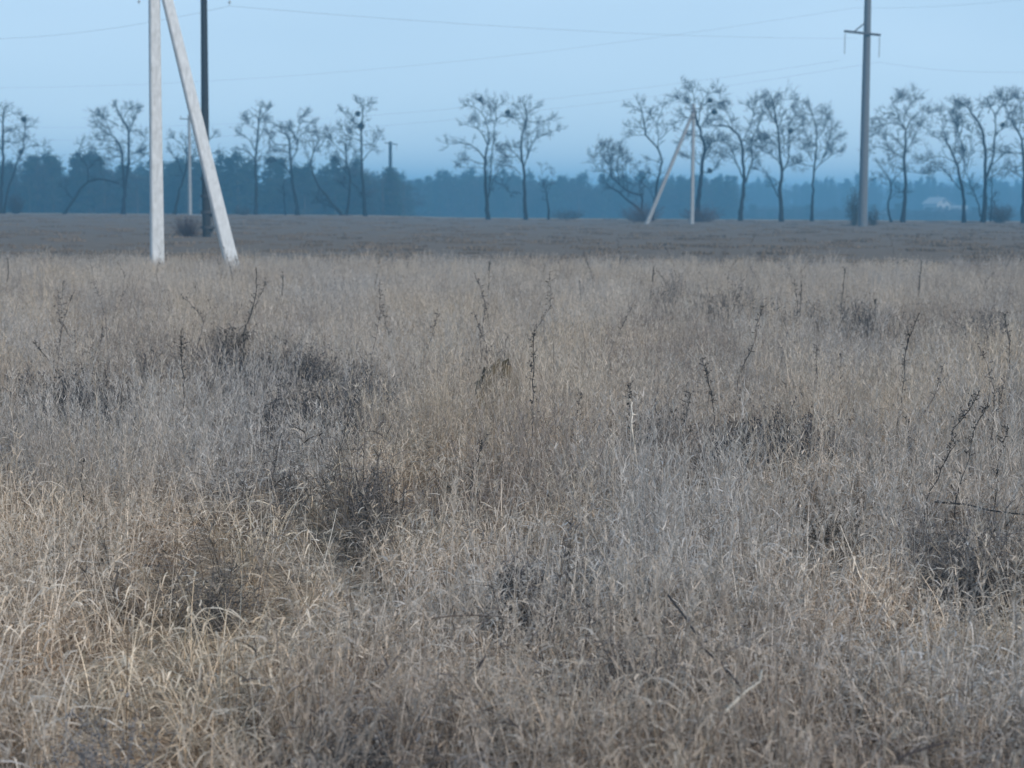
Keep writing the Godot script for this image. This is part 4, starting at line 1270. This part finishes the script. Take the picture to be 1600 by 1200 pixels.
	bush("weed_thicket", "sparse dark weeds above the brown lump", "weeds", Vector3(-0.16, 0, -16.01), 0.28, 0.46, 69, Color(0.062, 0.06, 0.064), "", 0.006)
	bush("weed_thicket", "dark weeds between the arched tussock and the low weeds below it", "weeds", Vector3(-2, 0, -14.32), 0.36, 0.49, 138, Color(0.062, 0.06, 0.064), "", 0.006)
	bush("weed_thicket", "dark weeds at the right end of the left hand weed band", "weeds", Vector3(-1.03, 0, -13.59), 0.24, 0.47, 103, Color(0.062, 0.06, 0.064), "", 0.006)
	bush("weed_thicket", "dark wispy weeds at the left edge beside the left thicket", "weeds", Vector3(-3.36, 0, -13.13), 0.23, 0.47, 103, Color(0.062, 0.06, 0.064), "", 0.006)
	bush("weed_thicket", "bluish dark weeds directly below the bent over tussock", "weeds", Vector3(-2.53, 0, -16.03), 0.32, 0.44, 114, Color(0.062, 0.06, 0.064), "", 0.006)
	bush("weed_thicket", "dark tangled weeds in the right half under the knotted stalk", "weeds", Vector3(1.69, 0, -11.27), 0.34, 0.44, 138, Color(0.062, 0.06, 0.064), "", 0.006)
	bush("weed_thicket", "far dark weeds left of those below the tall concrete pole", "weeds", Vector3(3.39, 0, -22.28), 0.39, 0.52, 126, Color(0.062, 0.06, 0.064), "", 0.006)
	bush("weed_thicket", "faint far weeds below the fanning tree", "weeds", Vector3(2.31, 0, -27.63), 0.49, 0.58, 103, Color(0.062, 0.06, 0.064), "", 0.006)
	bush("weed_thicket", "dark weeds between the seed stalk and the pale curved stem", "weeds", Vector3(0.89, 0, -11.45), 0.2, 0.44, 103, Color(0.062, 0.06, 0.064), "", 0.006)
	lump("earth_lump", "rounded brown earth lump in pale grass left of the tall thin stalk", Vector3(-0.1, 0, -13.78), 0.18, 0.44)
	tussock("dark arched grass tussock with a hollow under its bent stems", Vector3(-2.59, 0, -17.46))
	# many fainter stalks of the same kind, scattered through the grass
	var kinds := []
	for k in 7:
		var tall := rng.randf_range(0.55, 0.95)
		var lean := rng.randfn() * 0.12
		var o := stalk("thin dead weed stalk, one of many dotted through the pale grass", Vector3.ZERO, [0, -0.03, 0, lean * 0.3, tall * 0.4, rng.randfn() * 0.04, lean * tall, tall * 0.75, rng.randfn() * 0.06, lean * tall * 1.5, tall, rng.randfn() * 0.08], rng.randf_range(0.0022, 0.0036), rng.randf_range(0.4, 1.2), "faint weed stalks in the grass", Color(0.10, 0.088, 0.08) * rng.randf_range(0.8, 1.4))
		kinds.append(o)
	for i in 110:
		var o: Node3D = kinds[i] if i < 7 else kinds[rng.randi() % 7].duplicate()
		if i >= 7:
			o.name = numbered("weed_stalk")
			add_child(o)
		# they stand in loose colonies
		var z := 0.0
		var x := 0.0
		for k in 12:
			z = -lerpf(9.5, 41.0, pow(rng.randf(), 0.9))
			x = rng.randf_range(-0.285, 0.285) * -z
			if clump_noise.get_noise_2d(x * 0.7 + 70.0, z * 0.4) > 0.12:
				break
		o.position = Vector3(x, rise(x, z), z)
		o.rotation.y = rng.randf() * TAU
		o.scale = Vector3.ONE * rng.randf_range(0.75, 1.1)


# ---------------------------------------------------------------- grass
const STRAW := Color(0.52, 0.435, 0.36)
const PALE := Color(0.62, 0.555, 0.495)
const GREY := Color(0.46, 0.42, 0.39)
const BROWN := Color(0.25, 0.20, 0.16)
const DARK := Color(0.13, 0.105, 0.09)


func blade_colour(r: RandomNumberGenerator) -> Color:
	var k := r.randf()
	var c := STRAW
	if k < 0.26:
		c = PALE
	elif k < 0.52:
		c = GREY
	elif k < 0.68:
		c = BROWN
	elif k < 0.75:
		c = DARK
	return c * r.randf_range(0.8, 1.2)


func arc(r: RandomNumberGenerator, p: Vector3, d: Vector3, long: float, fall: float, curl: float, n: int) -> PackedVector3Array:
	# a path that starts along d, droops by fall and twists sideways by curl
	var pts := PackedVector3Array([p])
	var flat := Vector3(d.x, 0, d.z)
	flat = flat.normalized() if flat.length() > 0.01 else Vector3(1, 0, 0)
	var swing := Vector3(-flat.z, 0, flat.x)
	for i in n:
		d = (d + (Vector3.DOWN + flat * 0.35) * fall / n + swing * curl / n).normalized()
		p = p + d * long / n
		p.y = maxf(p.y, 0.008)
		pts.append(p)
	return pts


func tuft(seed_: int, kind: String) -> Mesh:
	var r := RandomNumberGenerator.new()
	r.seed = seed_
	var s := Shape.new()
	if kind == "upright":
		for k in 20:
			var a := r.randf() * TAU
			var p := Vector3(cos(a), 0, sin(a)) * r.randf() * 0.09
			var lean := r.randf_range(0.05, 0.55)
			var b := r.randf() * TAU
			var d := Vector3(cos(b) * lean, 1, sin(b) * lean).normalized()
			var long := r.randf_range(0.16, 0.42)
			var col := blade_colour(r) * 1.18
			var pts := arc(r, p, d, long, r.randf_range(0.05, 0.75), r.randfn() * 0.4, 4)
			var side := Vector3(cos(b + 1.6), 0, sin(b + 1.6))
			s.ribbon(pts, side, r.randf_range(0.0022, 0.0042), 0.35, col)
			# curled dead leaves on the stem
			for j in 3:
				var q := pts[1 + r.randi() % 4]
				var c2 := r.randf() * TAU
				var dd := Vector3(cos(c2) * 0.9, r.randf_range(0.2, 1.0), sin(c2) * 0.9).normalized()
				s.ribbon(arc(r, q, dd, r.randf_range(0.035, 0.11), r.randf_range(0.6, 3.0), r.randfn() * 1.6, 4), Vector3(cos(c2 + 1.3), r.randf_range(-0.4, 0.4), sin(c2 + 1.3)), r.randf_range(0.0035, 0.0075), 0.25, blade_colour(r))
	elif kind == "matted":
		for k in 36:
			var a := r.randf() * TAU
			var p := Vector3(cos(a), 0, sin(a)) * r.randf() * 0.12
			var b := r.randfn() * 0.9
			var d := Vector3(cos(b), r.randf_range(0.25, 1.0), sin(b)).normalized()
			var col := blade_colour(r).lerp(STRAW * 1.1, 0.45)
			s.ribbon(arc(r, p, d, r.randf_range(0.18, 0.42), r.randf_range(0.8, 2.0), r.randfn() * 0.7, 5), Vector3(-sin(b), r.randf_range(-0.3, 0.3), cos(b)), r.randf_range(0.0024, 0.005), 0.25, col)
	elif kind == "feathery":
		for k in 9:
			var a := r.randf() * TAU
			var p := Vector3(cos(a), 0, sin(a)) * r.randf() * 0.12
			var b := r.randf() * TAU
			var lean := r.randf_range(0.02, 0.25)
			var pts := arc(r, p, Vector3(cos(b) * lean, 1, sin(b) * lean).normalized(), r.randf_range(0.42, 0.68), r.randf_range(0.05, 0.5), r.randfn() * 0.2, 5)
			var col := blade_colour(r).lerp(GREY * 0.94, 0.6)
			s.ribbon(pts, Vector3(cos(b + 1.5), 0, sin(b + 1.5)), 0.0024, 0.5, col)
			for j in 16:
				var f := r.randf_range(0.0, 2.0)
				var q := pts[3].lerp(pts[4], f) if f < 1.0 else pts[4].lerp(pts[5], f - 1.0)
				var dd := Vector3(r.randfn() * 0.5, r.randf_range(0.4, 1.0), r.randfn() * 0.5).normalized()
				s.ribbon(PackedVector3Array([q, q + dd * r.randf_range(0.015, 0.05)]), Vector3(r.randfn(), 0, r.randfn()).normalized(), 0.004, 0.3, col * r.randf_range(0.8, 1.25))
			for j in 2:
				var q2 := pts[1 + r.randi() % 2]
				var c2 := r.randf() * TAU
				s.ribbon(arc(r, q2, Vector3(cos(c2), 0.9, sin(c2)).normalized(), r.randf_range(0.1, 0.22), r.randf_range(1.0, 2.4), r.randfn(), 4), Vector3(cos(c2 + 1.5), 0, sin(c2 + 1.5)), 0.0045, 0.2, blade_colour(r))
	elif kind == "weedy":
		# thin dark forking stems with shrivelled leaves and seeds
		for k in 9:
			var a := r.randf() * TAU
			var p := Vector3(cos(a), 0, sin(a)) * r.randf() * 0.1
			var b := r.randf() * TAU
			var lean := r.randf_range(0.1, 0.8)
			var col := Color(0.125, 0.112, 0.108) * r.randf_range(0.6, 1.5)
			var pts := arc(r, p, Vector3(cos(b) * lean, 1, sin(b) * lean).normalized(), r.randf_range(0.22, 0.5), r.randf_range(0.0, 0.6), r.randfn() * 0.3, 5)
			s.ribbon(pts, Vector3(cos(b + 1.5), 0, sin(b + 1.5)), 0.0034, 0.5, col)
			for j in 7:
				var q := pts[1 + r.randi() % 5]
				var c2 := r.randf() * TAU
				var dd := Vector3(cos(c2), r.randf_range(0.2, 1.4), sin(c2)).normalized()
				s.ribbon(arc(r, q, dd, r.randf_range(0.03, 0.12), r.randf_range(0.0, 2.0), r.randfn() * 1.4, 3), Vector3(cos(c2 + 1.4), r.randf_range(-0.4, 0.4), sin(c2 + 1.4)), r.randf_range(0.003, 0.008), 0.3, col * r.randf_range(0.8, 1.3))
	else:
		# litter: short broken bits lying low over the soil
		for k in 26:
			var p := Vector3(r.randfn() * 0.1, r.randf_range(0.01, 0.08), r.randfn() * 0.1)
			var b := r.randf() * TAU
			s.ribbon(arc(r, p, Vector3(cos(b), r.randf_range(-0.2, 0.5), sin(b)).normalized(), r.randf_range(0.06, 0.2), r.randf_range(0.2, 1.2), r.randfn(), 3), Vector3(-sin(b), r.randf_range(-0.5, 0.5), cos(b)), r.randf_range(0.003, 0.006), 0.4, blade_colour(r).lerp(BROWN, 0.4))
	return s.mesh()


func grass() -> void:
	var kinds := ["upright", "matted", "feathery", "litter", "weedy"]
	var variants := {"upright": 7, "matted": 5, "feathery": 5, "litter": 4, "weedy": 5}
	var said := {
		"upright": ["dry_grass", "standing dry straw grass with curled leaves filling the foreground"],
		"matted": ["matted_grass", "flattened yellowish dry grass lying in swirls at lower left"],
		"feathery": ["feathery_grass", "soft feathery grey brown grass heads covering the far half"],
		"weedy": ["dead_weeds", "dark tangled dead weeds mixed through the grass in broad patches"],
		"litter": ["grass_litter", "broken dead grass bits lying low over the soil"],
	}
	var where := {}
	var tint := {}
	for k in kinds:
		where[k] = []
		tint[k] = []
		for i in int(variants[k]):
			where[k].append([])
			tint[k].append([])
	# spots where weeds, lumps or old ruts leave the grass thin: x, z, radius, share that stands, height
	var thin := [
		[-2.83, -12.14, 0.22, 0.35, 0.8],
		[-2.76, -11.84, 0.18, 0.6, 0.75],
		[-2.6, -12.15, 0.23, 0.35, 0.8],
		[-2.53, -11.85, 0.2, 0.6, 0.75],
		[-2.94, -15.37, 0.28, 0.35, 0.8],
		[-2.88, -15.07, 0.23, 0.6, 0.75],
		[-1.56, -14.45, 0.36, 0.35, 0.8],
		[-1.52, -14.15, 0.3, 0.6, 0.75],
		[-1.5, -12.02, 0.26, 0.35, 0.8],
		[-1.46, -11.72, 0.22, 0.6, 0.75],
		[-1.12, -11.69, 0.25, 0.35, 0.8],
		[-1.09, -11.39, 0.21, 0.6, 0.75],
		[-0.65, -8.72, 0.16, 0.55, 0.8],
		[-0.62, -8.42, 0.13, 0.6, 0.75],
		[0.04, -6.78, 0.11, 0.55, 0.8],
		[0.04, -6.48, 0.09, 0.6, 0.75],
		[3.96, -21.51, 0.41, 0.35, 0.8],
		[3.91, -21.21, 0.35, 0.6, 0.75],
		[4.78, -19.52, 0.33, 0.35, 0.8],
		[4.7, -19.22, 0.27, 0.6, 0.75],
		[2.72, -23.23, 0.61, 0.35, 0.8],
		[2.69, -22.93, 0.51, 0.6, 0.75],
		[1.32, -7.76, 0.15, 0.55, 0.8],
		[1.27, -7.46, 0.13, 0.6, 0.75],
		[1.76, -7.21, 0.19, 0.55, 0.8],
		[1.69, -6.91, 0.16, 0.6, 0.75],
		[1.37, -10.71, 0.33, 0.35, 0.8],
		[1.34, -10.41, 0.28, 0.6, 0.75],
		[-1.05, -4.74, 0.18, 0.55, 0.8],
		[-0.98, -4.44, 0.15, 0.6, 0.75],
		[-0.39, -4.76, 0.11, 0.55, 0.8],
		[-0.36, -4.46, 0.1, 0.6, 0.75],
		[0.39, -5.69, 0.12, 0.55, 0.8],
		[0.37, -5.39, 0.1, 0.6, 0.75],
		[-1.13, -6.98, 0.24, 0.55, 0.8],
		[-1.08, -6.68, 0.2, 0.6, 0.75],
		[-0.16, -16.01, 0.27, 0.35, 0.8],
		[-0.16, -15.71, 0.23, 0.6, 0.75],
		[-2, -14.32, 0.34, 0.35, 0.8],
		[-1.96, -14.02, 0.29, 0.6, 0.75],
		[-1.03, -13.59, 0.23, 0.35, 0.8],
		[-1.01, -13.29, 0.19, 0.6, 0.75],
		[-3.36, -13.13, 0.22, 0.35, 0.8],
		[-3.28, -12.83, 0.18, 0.6, 0.75],
		[-2.53, -16.03, 0.31, 0.35, 0.8],
		[-2.49, -15.73, 0.26, 0.6, 0.75],
		[1.69, -11.27, 0.32, 0.35, 0.8],
		[1.65, -10.97, 0.27, 0.6, 0.75],
		[3.39, -22.28, 0.37, 0.35, 0.8],
		[3.35, -21.98, 0.31, 0.6, 0.75],
		[2.31, -27.63, 0.46, 0.35, 0.8],
		[2.28, -27.33, 0.39, 0.6, 0.75],
		[0.89, -11.45, 0.19, 0.35, 0.8],
		[0.87, -11.15, 0.16, 0.6, 0.75],
		[-0.1, -13.78, 0.32, 0.15, 0.5],
		[-0.1, -13.48, 0.26, 0.35, 0.6],
		[-0.1, -13.18, 0.26, 0.35, 0.6],
		[-0.1, -12.88, 0.26, 0.35, 0.6],
		[-0.09, -12.48, 0.26, 0.35, 0.6],
		[-2.72, -18.28, 0.32, 0.15, 0.5],
		[-2.67, -17.98, 0.26, 0.35, 0.6],
		[-2.63, -17.68, 0.26, 0.35, 0.6],
		[-2.58, -17.38, 0.26, 0.35, 0.6],
		[-2.52, -16.98, 0.26, 0.35, 0.6],
	]
	# where dark weeds grow through the grass: x, z, half width, half depth
	var colonies := [
		[-2.97, -12.88, 0.52, 1.8],
		[-2.11, -15.71, 1, 2.41],
		[-1.23, -12.56, 0.46, 2.03],
		[-1.13, -14.04, 0.33, 2.03],
		[-2.78, -14.75, 0.4, 1.23],
		[1.47, -11.48, 0.73, 1.42],
		[3.95, -21.44, 0.93, 3.08],
		[4.62, -18.49, 0.5, 2.64],
		[2.4, -23.88, 1.04, 3.53],
		[0.05, -6.69, 0.19, 0.63],
		[-0.65, -8.55, 0.27, 0.9],
		[1.78, -7.47, 0.38, 0.65],
		[-1.13, -7.09, 0.28, 0.65],
		[0.42, -5.61, 0.21, 0.36],
		[-1.03, -4.6, 0.18, 0.27],
		[-0.38, -4.73, 0.17, 0.29],
		[-1.16, -9.26, 0.28, 0.66],
		[3.1, -12.1, 0.24, 1.51],
	]
	var z := -2.6
	while z > -44.5:
		var gap := lerpf(0.085, 0.155, smoothstep(-5.0, -26.0, z))
		var half := -z * 0.29 + 2.0
		var x := -half
		while x < half:
			var px := x + rng.randf_range(-0.5, 0.5) * gap * 1.4
			var pz := z + rng.randf_range(-0.5, 0.5) * gap * 1.6
			x += gap
			if pz < -43.6 - 0.9 * patch_noise.get_noise_2d(px * 2.0, 7.0):
				continue
			var lay := 0.95 * exp(-pow((px + 1.02 + 0.05 * (pz + 6.0) + 0.25 * clump_noise.get_noise_2d(pz * 2.0, 4.0)) / 0.55, 2.0) - pow((pz + 6.8) / 3.2, 2.0)) + 0.5 * clump_noise.get_noise_2d(px, pz) + 0.05
			var far := smoothstep(-6.0, -14.0, pz)
			var k := "upright"
			var dice := rng.randf()
			if rng.randf() < 0.22:
				k = "litter"
			elif lay > 0.42:
				k = "matted" if dice < 0.85 else "upright"
			elif dice < 0.10 + 0.45 * far:
				k = "feathery"
			elif dice > 0.93:
				k = "matted"
			for w in colonies:
				var out := Vector2((px - w[0]) / float(w[2]), (pz - w[1]) / float(w[3])).length() + 0.5 * fine_noise.get_noise_2d(px * 1.5 + 30.0, pz * 1.1) + 0.35 * clump_noise.get_noise_2d(px * 2.0, pz)
				if rng.randf() < 0.58 * smoothstep(1.2, 0.2, out):
					k = "weedy"
			# thin spots let the soil and the shade between stems show
			if k != "litter" and fine_noise.get_noise_2d(px * 1.2, pz * 1.2) < -0.32 and rng.randf() < 0.6:
				continue
			var high := 0.95 + 0.45 * clump_noise.get_noise_2d(px * 1.7 + 40.0, pz * 1.7) + 0.2 * fine_noise.get_noise_2d(px, pz)
			high *= lerpf(0.95, 0.86, far) * rng.randf_range(0.8, 1.2)
			if pz > -4.2:
				high *= 0.8
			if k == "matted" and rng.randf() < 0.30 + 1.1 * fine_noise.get_noise_2d(px * 1.6, pz * 1.6):
				continue
			high *= lerpf(1.0, 0.74, smoothstep(-24.0, -40.0, pz))
			var gone := false
			for t in thin:
				var away := Vector2(px - t[0], pz - t[1]).length() / float(t[2])
				if away < 1.0 + 0.4 * fine_noise.get_noise_2d(px * 2.0, pz * 2.0):
					high *= float(t[4])
					gone = gone or rng.randf() > float(t[3])
			if gone:
				continue
			var wide := rng.randf_range(0.85, 1.2)
			var turn := rng.randf() * TAU
			if k == "matted":
				turn = 2.4 + 2.6 * patch_noise.get_noise_2d(px * 1.5, pz * 1.5) + rng.randfn() * 0.5
			var tone := patch_noise.get_noise_2d(px * 2.2 + 9.0, pz * 1.3)
			var warm := patch_noise.get_noise_2d(px * 1.4 - 60.0, pz * 1.1 + 30.0) + 0.35 * lay
			var col := Color(0.98, 0.96, 0.94).lerp(Color(1.07, 0.99, 0.87), clampf(0.4 + warm * 1.3, 0.0, 1.0))
			col = col.lerp(Color(1.07, 1.0, 0.86), clampf(lay * 1.1 - 0.1, 0.0, 0.9))
			var bleak := clump_noise.get_noise_2d(px * 0.9 + 200.0, pz * 0.7)
			col = col.lerp(Color(0.83, 0.87, 0.93), clampf(bleak * 2.2, 0.0, 0.75))
			col = col.lerp(Color(0.60, 0.565, 0.55), clampf(tone * 1.9 - 0.2, 0.0, 0.85) + clampf(clump_noise.get_noise_2d(px * 2.4, pz * 1.8 - 90.0) * 1.3 - 0.25, 0.0, 0.45)) * rng.randf_range(0.95, 1.3)
			var v := rng.randi() % int(variants[k])
			where[k][v].append(Transform3D(Basis(Vector3.UP, turn).scaled_local(Vector3(wide, high, wide)), Vector3(px, rise(px, pz), pz)))
			tint[k][v].append(Color(col.r, col.g, col.b))
		z -= gap
	for k in kinds:
		var o := Node3D.new()
		o.name = said[k][0]
		add_child(o)
		tag(o, said[k][1], "grass", "", "stuff")
		for v in int(variants[k]):
			scatter("tufts", tuft(100 + v * 7 + k.length() * 31, k), where[k][v], tint[k][v], M.dry, o)
